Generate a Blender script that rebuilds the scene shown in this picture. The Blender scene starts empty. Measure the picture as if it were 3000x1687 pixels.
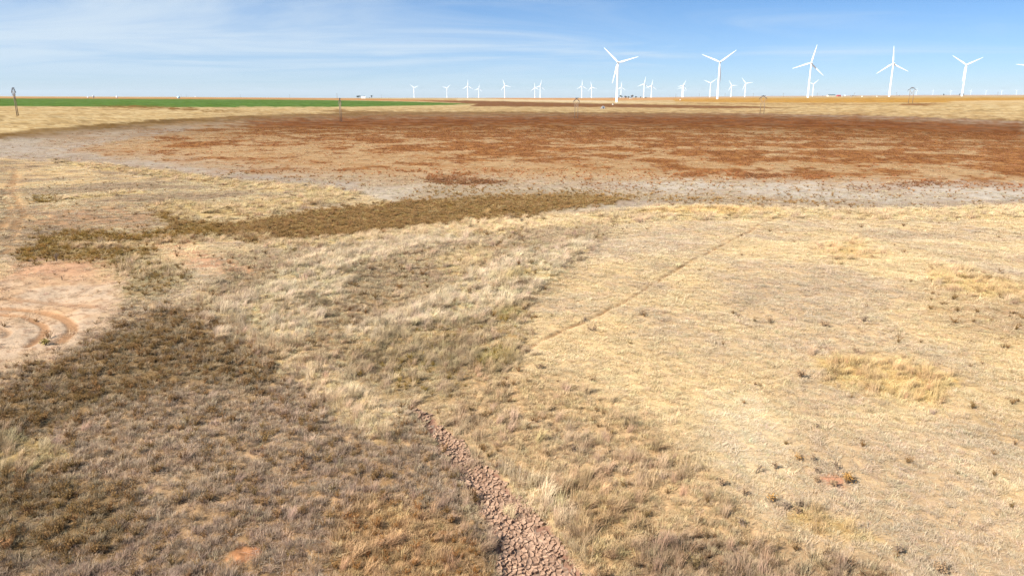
import bpy, bmesh, math, random
import numpy as np
from mathutils import Vector, Matrix, Euler

random.seed(7)
rng = np.random.default_rng(11)
SC = bpy.context.scene
COL = SC.collection
R = math.radians

# ------------------------------------------------------------------ camera
CZ = 13.7                       # drone height above the floor of the dry lake bed
PITCH = R(15.04)
FOC = 2090.0                    # focal length in pixels of a 3000 px wide picture
cam = bpy.data.cameras.new('camera')
cam.sensor_width = 36.0
cam.lens = 36.0 * FOC / 3000.0
cam.clip_start = 0.5
cam.clip_end = 60000
camo = bpy.data.objects.new('camera', cam)
camo.location = (0, 0, CZ)
camo.rotation_euler = (math.pi / 2 - PITCH, 0, 0)
COL.objects.link(camo)
SC.camera = camo

# ------------------------------------------------------------------ sky and sun
SUN_EL, SUN_AZ = R(37), R(238)          # azimuth clockwise from +Y: behind and to the left of the camera
world = bpy.data.worlds.new('World')
SC.world = world
world.use_nodes = True
wt = world.node_tree
wn, wl = wt.nodes, wt.links


def node(tree, kind, **kw):
    n = tree.nodes.new(kind)
    for k, v in kw.items():
        if k.startswith('_'):
            n.inputs[k[1:]].default_value = v
        elif k.startswith('i') and k[1:].isdigit():
            n.inputs[int(k[1:])].default_value = v
        else:
            setattr(n, k, v)
    return n


def math_node(tree, op, a, b=None, clamp=False):
    n = tree.nodes.new('ShaderNodeMath')
    n.operation = op
    n.use_clamp = clamp
    for i, v in enumerate((a, b)):
        if v is None:
            continue
        if isinstance(v, (int, float)):
            n.inputs[i].default_value = v
        else:
            tree.links.new(v, n.inputs[i])
    return n.outputs[0]


tc = wn.new('ShaderNodeTexCoord')
sep = wn.new('ShaderNodeSeparateXYZ')
wl.new(tc.outputs['Generated'], sep.inputs[0])
zz = math_node(wt, 'MULTIPLY', math_node(wt, 'MAXIMUM', sep.outputs['Z'], 0.0), 2.4)
zz = math_node(wt, 'ADD', zz, 0.03)
comb = wn.new('ShaderNodeCombineXYZ')
wl.new(sep.outputs['X'], comb.inputs[0])
wl.new(sep.outputs['Y'], comb.inputs[1])
wl.new(zz, comb.inputs[2])
nrm = node(wt, 'ShaderNodeVectorMath', operation='NORMALIZE')
wl.new(comb.outputs[0], nrm.inputs[0])
sky = node(wt, 'ShaderNodeTexSky', sky_type='NISHITA')
sky.sun_disc = False
sky.sun_elevation = SUN_EL
sky.sun_rotation = SUN_AZ
sky.altitude = 1100
sky.air_density = 1.0
sky.dust_density = 0.6
sky.ozone_density = 1.5
wl.new(nrm.outputs[0], sky.inputs['Vector'])
hsv = node(wt, 'ShaderNodeHueSaturation', _Saturation=1.38, _Value=1.26)
wl.new(sky.outputs[0], hsv.inputs['Color'])
hzf = math_node(wt, 'POWER', 2.718, math_node(wt, 'MULTIPLY', math_node(wt, 'MAXIMUM', sep.outputs['Z'], 0.0), -8.0))
hzf = math_node(wt, 'MULTIPLY', hzf, 0.85)
hmix = node(wt, 'ShaderNodeMix', data_type='RGBA')
wl.new(hzf, hmix.inputs['Factor'])
wl.new(hsv.outputs[0], hmix.inputs['A'])
hmix.inputs['B'].default_value = (2.45, 3.0, 3.65, 1)
# thin cirrus, spread over a high flat layer
den = math_node(wt, 'ADD', math_node(wt, 'MAXIMUM', sep.outputs['Z'], 0.0), 0.045)
cx = math_node(wt, 'DIVIDE', sep.outputs['X'], den)
cy = math_node(wt, 'DIVIDE', sep.outputs['Y'], den)
cv = wn.new('ShaderNodeCombineXYZ')
wl.new(cx, cv.inputs[0])
wl.new(cy, cv.inputs[1])
mp = node(wt, 'ShaderNodeMapping')
mp.inputs['Rotation'].default_value = (0, 0, R(12))
mp.inputs['Scale'].default_value = (0.14, 0.21, 1)
mp.inputs['Location'].default_value = (3.1, 1.7, 0)
wl.new(cv.outputs[0], mp.inputs['Vector'])
cn = node(wt, 'ShaderNodeTexNoise', _Scale=1.5, _Detail=8.0, _Roughness=0.58, _Distortion=1.2)
wl.new(mp.outputs[0], cn.inputs['Vector'])
# coverage thins out towards the right of the view (east)
cov = math_node(wt, 'MULTIPLY', cx, -0.026)
cov = math_node(wt, 'ADD', cn.outputs['Fac'], cov)
mr = node(wt, 'ShaderNodeMapRange', interpolation_type='SMOOTHSTEP')
mr.inputs['From Min'].default_value = 0.34
mr.inputs['From Max'].default_value = 0.80
mr.inputs['To Max'].default_value = 0.8
wl.new(cov, mr.inputs['Value'])
hz = node(wt, 'ShaderNodeMapRange')
hz.inputs['From Min'].default_value = 0.0
hz.inputs['From Max'].default_value = 0.05
wl.new(sep.outputs['Z'], hz.inputs['Value'])
cf = math_node(wt, 'MULTIPLY', mr.outputs[0], hz.outputs[0], True)
cmix = node(wt, 'ShaderNodeMix', data_type='RGBA')
wl.new(cf, cmix.inputs['Factor'])
wl.new(hmix.outputs['Result'], cmix.inputs['A'])
cmix.inputs['B'].default_value = (4.2, 4.85, 5.4, 1)
bg = wn['Background']
bg.inputs['Strength'].default_value = 0.075
wl.new(cmix.outputs['Result'], bg.inputs['Color'])

sun = bpy.data.lights.new('sun', 'SUN')
sun.energy = 5.0
sun.angle = R(0.53)
sun.color = (1.0, 0.955, 0.88)
suno = bpy.data.objects.new('sun', sun)
sdir = Vector((math.sin(SUN_AZ) * math.cos(SUN_EL), math.cos(SUN_AZ) * math.cos(SUN_EL), math.sin(SUN_EL)))
suno.rotation_euler = sdir.to_track_quat('Z', 'Y').to_euler()
suno.location = (-200, -100, 200)
COL.objects.link(suno)

SC.view_settings.view_transform = 'Standard'
SC.view_settings.look = 'None'
SC.view_settings.gamma = 1
SC.view_settings.use_curve_mapping = False
SC.view_settings.exposure = 1.2
SC.cycles.max_bounces = 5
SC.cycles.diffuse_bounces = 3
SC.cycles.volume_bounces = 0
SC.cycles.use_denoising = True
SC.cycles.denoising_prefilter = 'NONE'


# ------------------------------------------------------------------ helpers: noise
_P = rng.permutation(4096).astype(np.int64)
_G = rng.random(4096) * 2 * np.pi
_GX, _GY = np.cos(_G), np.sin(_G)


def _h(i, j):
    return _P[(_P[i & 4095] + j) & 4095]


def pnoise(x, y):
    x = np.asarray(x, float)
    y = np.asarray(y, float)
    xi, yi = np.floor(x).astype(np.int64), np.floor(y).astype(np.int64)
    fx, fy = x - xi, y - yi
    u, v = fx * fx * fx * (fx * (fx * 6 - 15) + 10), fy * fy * fy * (fy * (fy * 6 - 15) + 10)

    def g(a, b, dx, dy):
        h = _h(a, b)
        return _GX[h] * dx + _GY[h] * dy
    n00, n10 = g(xi, yi, fx, fy), g(xi + 1, yi, fx - 1, fy)
    n01, n11 = g(xi, yi + 1, fx, fy - 1), g(xi + 1, yi + 1, fx - 1, fy - 1)
    a, b = n00 + u * (n10 - n00), n01 + u * (n11 - n01)
    return (a + v * (b - a)) * 1.5


def fbm(x, y, s, oct=4, seed=0, rough=0.5):
    """fractal noise of feature size s metres, about -1..1"""
    t, a, f = 0, 1.0, 1.0 / s
    for k in range(oct):
        t = t + a * pnoise(x * f + 17.3 * seed + 5.1 * k, y * f - 9.7 * seed + 3.3 * k)
        a *= rough
        f *= 2.03
    return t


def sstep(x, a, b):
    t = np.clip((x - a) / (b - a), 0, 1)
    return t * t * (3 - 2 * t)


def lin(rgb):
    c = np.array(rgb, float) / 255.0
    return np.where(c <= 0.04045, c / 12.92, ((c + 0.055) / 1.055) ** 2.4)


ALB = 0.62                               # sunlit picture colour -> surface colour at this exposure


def col(r, g, b, k=1.0):
    return lin((r, g, b)) * ALB * k


# ------------------------------------------------------------------ terrain height
TR = [0, 50, 80, 110, 160, 250, 330, 400, 450, 550, 690, 1000, 1550, 2100, 4000, 8000, 20000]
TA = [-180, -48, -36, -25, -14, 5, 8.4, 16, 22.5, 29, 36, 48, 180]
TZ = [
    [2.2] * 13, [2.2] * 13,
    [2.0, 2.0, 2.0, 1.6, 1.2, 0.5, 0.6, 0.8, 0.8, 0.8, 0.8, 0.8, 2.0],
    [1.6, 1.6, 1.6, 1.2, 0.6, 0, 0, 0, 0, 0, 0, 0, 1.5],
    [0.5, 0.5, 0.3, 0.1, 0, 0, 0, 0, 0, 0, 0, 0, 0.5],
    [1, 1, 0.5, 0, 0, 0, 0, 0, 0, 0, 0, 0, 0.5],
    [3, 3, 2.5, 0.8, 0, 0, 0, 0, 0, 0, 0.3, 0.5, 1],
    [5.3, 5.3, 5.3, 2.5, 0, 0, 0, 0.1, 0.5, 1.5, 2, 2, 2],
    [5.8, 5.8, 5.8, 4, 0.3, 0, 0, 0.4, 1, 3, 4, 4, 4],
    [6.5, 6.5, 6.5, 5.2, 1.5, 0.3, 0.4, 1.0, 2, 6, 7, 7, 6],
    [7.5, 7.5, 7.5, 6.5, 4, 1.2, 1.4, 3, 5, 8.5, 9.5, 9.5, 7],
    [9, 9, 9, 8, 6, 2.0, 2.0, 5, 7.2, 10, 11, 11, 9],
    [10.5, 10.5, 10.5, 9.3, 7.2, 1.2, 0.6, 7, 9.5, 11.5, 12, 12, 10],
    [11.5, 11.5, 11.5, 10, 7.6, 4.6, 4.6, 8.6, 10.9, 13, 13.4, 13.4, 11],
    [13, 13, 13, 10.2, 4.2, 4.2, 4.6, 9, 12, 14, 15.5, 15, 13],
    [13.4, 13.4, 13.4, 6, -6, -5.5, -4, 5, 10.5, 17, 19, 18, 10],
    [13.7, 13.7, 13.7, -8, -38, -34, -24, 6, 22, 37, 40, 30, 0],
]
_la = np.linspace(-180, 180, 721)
_lr = np.linspace(0, math.log(20000 / 10 + 1), 401)
_tz = np.array([np.interp(_la, TA, row) for row in TZ])
_lrk = np.log(np.array(TR) / 10.0 + 1)
_g = np.array([np.interp(_lr, _lrk, _tz[:, k]) for k in range(len(_la))]).T     # [r, az]


def _blur(a, n, axis):
    k = np.hanning(n + 2)[1:-1]
    k /= k.sum()
    p = [(0, 0), (0, 0)]
    p[axis] = (n // 2, n // 2)
    b = np.pad(a, p, mode='edge')
    return np.apply_along_axis(lambda v: np.convolve(v, k, 'valid'), axis, b)


_g = _blur(_blur(_g, 9, 1), 9, 0)


def terrain(x, y):
    x = np.asarray(x, float)
    y = np.asarray(y, float)
    r = np.hypot(x, y)
    az = np.degrees(np.arctan2(x, y))
    fa = np.clip((az + 180) * 2, 0, 719.999)
    fr = np.clip(np.log(r / 10 + 1) / _lr[1], 0, 399.999)
    ia, ir = fa.astype(int), fr.astype(int)
    ta, tr = fa - ia, fr - ir
    z = (_g[ir, ia] * (1 - ta) + _g[ir, ia + 1] * ta) * (1 - tr) + (_g[ir + 1, ia] * (1 - ta) + _g[ir + 1, ia + 1] * ta) * tr
    return z


def at(u, v):
    """ground point under picture position (u, v), measured on a 3000 px wide plan of the view"""
    dx, dy = (u - 1500) / FOC, (843.5 - v) / FOC
    d = np.array([dx, math.cos(PITCH) + dy * math.sin(PITCH), -math.sin(PITCH) + dy * math.cos(PITCH)])
    t0, t1 = 5.0, 5.0
    while t1 < 26000:
        p = d * t1
        if CZ + p[2] < terrain(p[0], p[1]):
            break
        t0, t1 = t1, t1 * 1.01
    for _ in range(30):
        tm = (t0 + t1) / 2
        p = d * tm
        if CZ + p[2] < terrain(p[0], p[1]):
            t1 = tm
        else:
            t0 = tm
    p = d * t1
    return Vector((p[0], p[1], float(terrain(p[0], p[1]))))


def at_depth(u, depth):
    """ground point in the bearing of picture column u (at eye level) at a distance along the view"""
    x = (u - 1500) / FOC * depth
    y = depth * (math.cos(PITCH) + math.tan(PITCH) * math.sin(PITCH))
    return Vector((x, y, float(terrain(x, y))))


K = 3000.0 / 2576.0


def chart(x, y):
    """bearing and dip of a ground point seen from the drone's station, in degrees"""
    r = np.hypot(x, y)
    return np.degrees(np.arctan2(x, y)), np.degrees(np.arctan2(CZ - terrain(x, y), r))


def plan(pts):
    """polygon on the ground: picture-plan points -> world points -> bearing/dip chart"""
    w = [at(p[0] * K, p[1] * K) for p in pts]
    a, d = chart(np.array([q.x for q in w]), np.array([q.y for q in w]))
    return np.stack([a, d], 1)


def line(pts):
    return plan(pts)


# ------------------------------------------------------------------ materials
def new_mat(name):
    m = bpy.data.materials.new(name)
    m.use_nodes = True
    b = m.node_tree.nodes['Principled BSDF']
    b.inputs['Roughness'].default_value = 0.9
    b.inputs['Specular IOR Level'].default_value = 0.15
    return m, m.node_tree, b


def plain_mat(name, rgb, rough=0.6, spec=0.3, metal=0.0, noise=0.12, scale=3.0):
    m, t, b = new_mat(name)
    tcn = t.nodes.new('ShaderNodeTexCoord')
    n = node(t, 'ShaderNodeTexNoise', _Scale=scale, _Detail=5.0)
    t.links.new(tcn.outputs['Object'], n.inputs['Vector'])
    mx = node(t, 'ShaderNodeMix', data_type='RGBA')
    c = np.array(rgb)
    mx.inputs['A'].default_value = (*(c * (1 - noise)), 1)
    mx.inputs['B'].default_value = (*np.minimum(c * (1 + noise), 1), 1)
    t.links.new(n.outputs['Fac'], mx.inputs['Factor'])
    t.links.new(mx.outputs['Result'], b.inputs['Base Color'])
    b.inputs['Roughness'].default_value = rough
    b.inputs['Specular IOR Level'].default_value = spec
    b.inputs['Metallic'].default_value = metal
    return m


M = {}
M['turbine'] = plain_mat('white_turbine_paint', (0.82, 0.82, 0.82), 0.4, 0.4, noise=0.03, scale=0.2)
M['vent'] = plain_mat('dark_grille', (0.06, 0.06, 0.07))
M['pole'] = plain_mat('weathered_wood', (0.21, 0.155, 0.11), 0.85, 0.1, noise=0.3)
M['arm'] = plain_mat('dark_treated_wood', (0.07, 0.055, 0.05), 0.8, 0.1, noise=0.3)
M['insul'] = plain_mat('insulator_glaze', (0.10, 0.09, 0.10), 0.3, 0.5)
M['bark'] = plain_mat('grey_bark', (0.10, 0.08, 0.065), 0.9, 0.1, noise=0.3)
M['leaf'] = plain_mat('dark_foliage', (0.045, 0.055, 0.035), 0.8, 0.1, noise=0.4, scale=0.6)
M['leaf2'] = plain_mat('bare_brown_foliage', (0.085, 0.07, 0.055), 0.8, 0.1, noise=0.4, scale=0.6)
M['whitewall'] = plain_mat('white_siding', (0.75, 0.74, 0.72), 0.6)
M['creamwall'] = plain_mat('cream_metal_wall', (0.6, 0.56, 0.47), 0.5)
M['redwall'] = plain_mat('red_barn_boards', (0.36, 0.05, 0.045), 0.7, noise=0.2)
M['roofdark'] = plain_mat('dark_green_metal_roof', (0.05, 0.075, 0.08), 0.45, 0.4)
M['roofgrey'] = plain_mat('grey_shingle_roof', (0.17, 0.17, 0.18), 0.7)
M['roofred'] = plain_mat('red_metal_roof', (0.33, 0.06, 0.05), 0.5)
M['glass'] = plain_mat('dark_window_glass', (0.03, 0.035, 0.045), 0.1, 0.5)
M['tank'] = plain_mat('white_tank_paint', (0.78, 0.78, 0.78), 0.4, 0.4, noise=0.04)
M['tankblue'] = plain_mat('pale_blue_tank_paint', (0.42, 0.66, 0.72), 0.4, 0.4, noise=0.05)
M['galv'] = plain_mat('galvanised_steel', (0.36, 0.37, 0.39), 0.45, 0.4, 0.3)
M['twig'] = plain_mat('dark_dead_stem', (0.19, 0.135, 0.09), 0.9, 0.1, noise=0.35, scale=8)
M['seed'] = plain_mat('brown_seed_head', (0.24, 0.155, 0.085), 0.9, 0.1, noise=0.35, scale=8)
M['seedo'] = plain_mat('orange_brown_seed_head', (0.32, 0.17, 0.05), 0.9, 0.1, noise=0.35, scale=8)
M['seedy'] = plain_mat('yellow_green_leaf', (0.30, 0.23, 0.07), 0.9, 0.1, noise=0.3, scale=8)

# ground: colour from the survey of the plant cover, finer grain from noise
m, t, b = new_mat('ground_cover')
at_c = node(t, 'ShaderNodeAttribute', attribute_name='cover')
at_r = node(t, 'ShaderNodeAttribute', attribute_name='grain')
geo = t.nodes.new('ShaderNodeNewGeometry')
n1 = node(t, 'ShaderNodeTexNoise', _Scale=5.0, _Detail=6.0, _Roughness=0.7)
n2 = node(t, 'ShaderNodeTexNoise', _Scale=0.35, _Detail=8.0, _Roughness=0.68)
for q in (n1, n2):
    t.links.new(geo.outputs['Position'], q.inputs['Vector'])
s1 = math_node(t, 'MULTIPLY', math_node(t, 'SUBTRACT', n1.outputs['Fac'], 0.5), 1.3)
s2 = math_node(t, 'MULTIPLY', math_node(t, 'SUBTRACT', n2.outputs['Fac'], 0.5), 1.0)
ss = math_node(t, 'MULTIPLY', math_node(t, 'ADD', s1, s2), at_r.outputs['Fac'])
ss = math_node(t, 'MAXIMUM', math_node(t, 'ADD', ss, 1.0), 0.25)
vm = node(t, 'ShaderNodeVectorMath', operation='SCALE')
t.links.new(at_c.outputs['Color'], vm.inputs[0])
t.links.new(ss, vm.inputs['Scale'])
t.links.new(vm.outputs[0], b.inputs['Base Color'])
bp = node(t, 'ShaderNodeBump', _Strength=0.5, _Distance=0.12)
t.links.new(n1.outputs['Fac'], bp.inputs['Height'])
t.links.new(bp.outputs[0], b.inputs['Normal'])
b.inputs['Roughness'].default_value = 1.0
b.inputs['Specular IOR Level'].default_value = 0.0
M['ground'] = m

# dry blades and leaves: tint per plant
m, t, b = new_mat('dry_blades')
ta = node(t, 'ShaderNodeAttribute', attribute_name='tint')
ta.attribute_type = 'INSTANCER'
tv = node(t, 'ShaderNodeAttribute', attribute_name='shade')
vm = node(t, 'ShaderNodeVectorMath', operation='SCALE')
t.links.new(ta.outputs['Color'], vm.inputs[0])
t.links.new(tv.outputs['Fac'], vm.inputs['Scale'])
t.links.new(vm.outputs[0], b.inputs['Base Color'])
b.inputs['Roughness'].default_value = 0.8
b.inputs['Specular IOR Level'].default_value = 0.1
tr = t.nodes.new('ShaderNodeBsdfTranslucent')
t.links.new(vm.outputs[0], tr.inputs['Color'])
mx = node(t, 'ShaderNodeMixShader')
mx.inputs[0].default_value = 0.22
t.links.new(b.outputs[0], mx.inputs[1])
t.links.new(tr.outputs[0], mx.inputs[2])
t.links.new(mx.outputs[0], t.nodes['Material Output'].inputs['Surface'])
M['blade'] = m

m, t, b = new_mat('cracked_mud')
tcn = t.nodes.new('ShaderNodeNewGeometry')
n = node(t, 'ShaderNodeTexNoise', _Scale=4.0, _Detail=7.0, _Roughness=0.65)
t.links.new(tcn.outputs['Position'], n.inputs['Vector'])
cr = t.nodes.new('ShaderNodeValToRGB')
cr.color_ramp.elements[0].position = 0.3
cr.color_ramp.elements[0].color = (*col(152, 118, 95), 1)
cr.color_ramp.elements[1].position = 0.7
cr.color_ramp.elements[1].color = (*col(207, 171, 142), 1)
t.links.new(n.outputs['Fac'], cr.inputs[0])
t.links.new(cr.outputs[0], b.inputs['Base Color'])
n3 = node(t, 'ShaderNodeTexNoise', _Scale=30.0, _Detail=4.0)
t.links.new(tcn.outputs['Position'], n3.inputs['Vector'])
bp = node(t, 'ShaderNodeBump', _Strength=0.4, _Distance=0.02)
t.links.new(n3.outputs['Fac'], bp.inputs['Height'])
t.links.new(bp.outputs[0], b.inputs['Normal'])
M['mud'] = m
M['mudbed'] = plain_mat('crumbled_mud_bed', (0.20, 0.14, 0.10), 1.0, 0.0, noise=0.55, scale=14.0)


# ------------------------------------------------------------------ ground sheet
dips = np.arange(43.0, 4.0, -0.075)
r_near = (CZ - 2.0) / np.tan(np.radians(dips))
r_far = r_near[-1] * 1.016 ** np.arange(1, 400)
r_far = np.append(r_far[r_far < 19500], 19500)
rs = np.concatenate([[0.5, 2, 4, 6, 8, 10], r_near, r_far])
rs = np.sort(rs)
az_d = np.radians(np.arange(-48, 48.01, 0.11))
az_s = np.radians(np.arange(-180, -48.5, 4.0))
az_s2 = np.radians(np.arange(50, 179, 4.0))
azs = np.concatenate([az_s, az_d, az_s2])
NR, NA = len(rs), len(azs)
RR, AA = np.meshgrid(rs, azs, indexing='ij')
GX, GY = RR * np.sin(AA), RR * np.cos(AA)
GZ = terrain(GX, GY)
near = 1 - sstep(RR, 90, 170)
GZ = GZ + near * (0.16 * fbm(GX, GY, 7.0, 4, 1) + 0.05 * fbm(GX, GY, 1.1, 2, 2)) * sstep(RR, 5, 14)
BEAR, DIP = chart(GX, GY)
NW1 = fbm(AA * 60, np.log(RR) * 30, 1.0, 5, 3, 0.6)
NW2 = fbm(AA * 60, np.log(RR) * 30, 1.0, 5, 4, 0.6)


def inside(poly, bx, by):
    c = np.zeros(bx.shape, bool)
    n = len(poly)
    for i in range(n):
        x0, y0 = poly[i]
        x1, y1 = poly[(i + 1) % n]
        if y0 == y1:
            continue
        k = ((y0 > by) != (y1 > by)) & (bx < (x1 - x0) * (by - y0) / (y1 - y0) + x0)
        c ^= k
    return c


def segdist(poly, bx, by, closed=True):
    d = np.full(bx.shape, 1e9)
    n = len(poly)
    for i in range(n if closed else n - 1):
        a, q = poly[i], poly[(i + 1) % n]
        e = q - a
        L = max(e @ e, 1e-12)
        tt = np.clip(((bx - a[0]) * e[0] + (by - a[1]) * e[1]) / L, 0, 1)
        d = np.minimum(d, np.hypot(bx - a[0] - tt * e[0], by - a[1] - tt * e[1]))
    return d


def region(pts, soft=0.25, rag=0.5, strength=1.0):
    """smooth 0..1 mask of a ground region; soft and rag in degrees seen from the drone"""
    poly = plan(pts)
    lo, hi = poly.min(0) - 3 * (soft + rag), poly.max(0) + 3 * (soft + rag)
    out = np.zeros(GX.shape)
    rows = np.where((DIP.max(1) > lo[1]) & (DIP.min(1) < hi[1]))[0]
    cols = np.where((BEAR[40] > lo[0]) & (BEAR[40] < hi[0]))[0]
    if len(rows) == 0 or len(cols) == 0:
        return out
    sl = (slice(rows[0], rows[-1] + 1), slice(cols[0], cols[-1] + 1))
    bx = BEAR[sl] + rag * NW1[sl]
    by = DIP[sl] + rag * 0.45 * NW2[sl]
    d = segdist(poly, bx, by)
    s = np.where(inside(poly, bx, by), d, -d)
    out[sl] = sstep(s, -soft, soft) * strength
    return out


def strip(pts, half, soft=0.4):
    """mask of a track of half-width metres along picture-plan points"""
    w = np.array([[q.x, q.y] for q in (at(p[0] * K, p[1] * K) for p in pts)])
    # smooth the line
    tt = np.linspace(0, len(w) - 1, len(w) * 12)
    i = np.clip(tt.astype(int), 0, len(w) - 2)
    f = tt - i
    p0, p1, p2, p3 = w[np.maximum(i - 1, 0)], w[i], w[i + 1], w[np.minimum(i + 2, len(w) - 1)]
    f = f[:, None]
    w = 0.5 * (2 * p1 + (p2 - p0) * f + (2 * p0 - 5 * p1 + 4 * p2 - p3) * f * f + (3 * p1 - p0 - 3 * p2 + p3) * f ** 3)
    lo, hi = w.min(0) - half * 4, w.max(0) + half * 4
    out = np.zeros(GX.shape)
    k = (GX > lo[0]) & (GX < hi[0]) & (GY > lo[1]) & (GY < hi[1])
    if not k.any():
        return out
    d = segdist(w, GX[k], GY[k], closed=False)
    out[k] = 1 - sstep(d, half * (1 - soft), half * (1 + soft))
    return out


# noise fields in metres
N12 = fbm(GX, GY, 14, 4, 5)
N4 = fbm(GX, GY, 4, 3, 6)
N1 = fbm(GX, GY, 1.2, 2, 7) * (1 - sstep(RR, 80, 200))
N40 = fbm(GX, GY, 45, 4, 8)
NFAR = fbm(AA * 40, np.log(RR + 1) * 60, 1.0, 5, 9, 0.6)      # field-scale streaks far out

C = np.zeros(GX.shape + (3,))           # ground colour
G = np.zeros(GX.shape + (3,))           # grass colour
WC = np.zeros(GX.shape + (3,))          # weed colour
DS = np.zeros(GX.shape)                 # short grass
DT = np.zeros(GX.shape)                 # tall straw
DL = np.zeros(GX.shape)                 # flattened litter
DW = np.zeros(GX.shape)                 # weeds
HS = np.full(GX.shape, 0.62)             # height of the short grass
GR = np.full(GX.shape, 0.6)             # grain strength


def paint(mask, c=None, g=None, w=None, s=None, tl=None, l=None, wd=None, gr=None, h=None):
    m3 = mask[..., None]
    for arr, v in ((C, c), (G, g), (WC, w)):
        if v is not None:
            arr[...] = arr * (1 - m3) + np.asarray(v) * m3
    for arr, v in ((DS, s), (DT, tl), (DL, l), (DW, wd), (GR, gr), (HS, h)):
        if v is not None:
            arr[...] = arr * (1 - mask) + v * mask


def mixc(a, b, k):
    return a * (1 - k[..., None]) + b * k[..., None]


ONE = np.ones(GX.shape)
straw, strawy, pinktan = col(216, 184, 136), col(218, 178, 112), col(208, 174, 136)
# default: straw-coloured short grass, with pinkish litter patches
k = 0.4 + 0.6 * sstep(N12 + 0.4 * N4, -0.6, 0.5)
paint(ONE, c=mixc(pinktan, straw, k) , g=mixc(col(207, 178, 142), col(217, 184, 131), k), w=col(120, 92, 55),
      s=1.0, tl=0.0, l=0.6, wd=0.004, gr=0.65)

# ---- far plain beyond the lake bed
farm = sstep(RR, 210, 260)
k = sstep(NFAR, -0.45, 0.5)
paint(farm, c=mixc(col(214, 178, 122), col(236, 206, 152), k), gr=0.5)
kd = sstep(NFAR + 0.5 * N40, 0.35, 0.75) * farm
paint(kd * 0.7, c=col(168, 132, 82))
# thin line of distance
paint(sstep(RR, 2600, 4200), c=mixc(col(212, 160, 120), col(226, 200, 170), sstep(NFAR, -0.3, 0.3)), gr=0.3)

P = region
# left: brown strip and green winter wheat
paint(P([(-200, 245), (200, 246), (600, 247), (900, 249), (1150, 253), (1150, 257), (900, 252), (600, 250), (0, 248.5), (-200, 248)], 0.03, 0.03), c=col(212, 150, 92), gr=0.4)
green = P([(-300, 248), (0, 248), (150, 248.4), (400, 249.5), (700, 251), (900, 253.5), (1060, 257), (1190, 262), (1130, 264.5), (1000, 267), (880, 269.5), (700, 270.5), (500, 270), (250, 269), (0, 267.5), (-300, 266)], 0.03, 0.04)
paint(green, c=mixc(col(98, 127, 52), col(116, 146, 72), sstep(NFAR, -0.5, 0.5)), gr=0.25)
paint(strip([(255, 251), (400, 255), (560, 259), (760, 264)], 3.0), c=col(122, 158, 84))
paint(P([(600, 269), (900, 270), (1100, 266), (1180, 265), (1150, 268), (950, 273), (700, 273)], 0.05, 0.15), c=col(226, 196, 140))
# centre: brown and pale bands
paint(P([(1040, 253), (1200, 254), (1330, 257), (1500, 261), (1700, 264), (1900, 268), (1990, 272), (1800, 273), (1500, 270), (1350, 269), (1180, 268), (1200, 262)], 0.04, 0.1), c=col(150, 104, 68))
paint(P([(1150, 249), (1400, 251), (1560, 256), (1700, 258), (1560, 259.5), (1350, 256), (1150, 252)], 0.04, 0.08), c=col(240, 212, 166))
paint(P([(1230, 247.5), (1500, 247.5), (1700, 247), (1900, 246.5), (1900, 249), (1700, 252), (1540, 253), (1400, 252), (1260, 250)], 0.03, 0.05), c=col(226, 168, 110), gr=0.35)
paint(P([(1690, 250), (1900, 247.5), (2200, 246.5), (2600, 246), (2800, 246), (2800, 256), (2576, 258), (2300, 258.5), (2000, 259), (1840, 258), (1700, 256)], 0.03, 0.06), c=mixc(col(206, 152, 74), col(222, 172, 92), sstep(NFAR, -0.3, 0.3)), gr=0.4)
paint(P([(1700, 260), (2000, 262), (2300, 262), (2100, 264), (1800, 263)], 0.05, 0.2), c=col(170, 122, 72))
paint(P([(2270, 261), (2330, 260), (2380, 262), (2330, 266), (2260, 266)], 0.05, 0.15), c=col(164, 118, 74))
paint(P([(2380, 255), (2600, 252), (2800, 250), (2800, 258), (2576, 259), (2400, 259)], 0.03, 0.08, 0.8), c=col(240, 208, 156))
# ditch weeds at the green field's foot, dark bank
paint(P([(230, 268), (330, 266), (440, 270), (520, 276), (620, 281), (560, 281), (430, 275), (300, 271)], 0.05, 0.3), c=col(150, 110, 60))
paint(P([(805, 279), (840, 276), (880, 279), (1000, 281), (990, 284), (860, 283)], 0.05, 0.15), c=col(156, 120, 76))

# ---- the dry lake bed: grey crust ring, russet weeds
olive = P([(-200, 350), (0, 336), (100, 324), (280, 312), (400, 302), (620, 291), (800, 286), (1000, 281), (1300, 282), (1600, 283), (1900, 287), (2200, 291), (2576, 303), (2800, 312), (2800, 332), (2576, 322), (2200, 303), (1800, 294), (1300, 292), (900, 296), (620, 304), (480, 320), (330, 325), (150, 345), (0, 358), (-200, 372)], 0.05, 0.16)
paint(olive, c=mixc(col(158, 126, 84), col(134, 102, 60), sstep(N40, -0.3, 0.3)), gr=0.6)
basin = P([(-300, 372), (0, 350), (150, 336), (330, 322), (480, 314), (620, 303), (900, 294), (1300, 290), (1800, 290), (2200, 297), (2576, 313), (2800, 322), (2800, 505), (2576, 514), (2300, 524), (1900, 519), (1700, 514), (1500, 528), (1300, 545), (1100, 560), (1000, 520), (920, 490), (800, 470), (500, 450), (200, 407), (0, 400), (-300, 395)], 0.25, 0.3)
k = sstep(N12 + N40, -0.5, 0.7)
paint(basin, c=mixc(col(190, 172, 150), col(170, 146, 120), k), g=col(198, 172, 130), w=col(150, 116, 70), s=0.25, tl=0, l=0.3, wd=0.02, gr=0.35)
paint(P([(2576, 306), (2300, 294), (2000, 288), (1800, 286), (2000, 292), (2300, 301), (2576, 318)], 0.05, 0.15), c=col(188, 162, 140))
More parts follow.
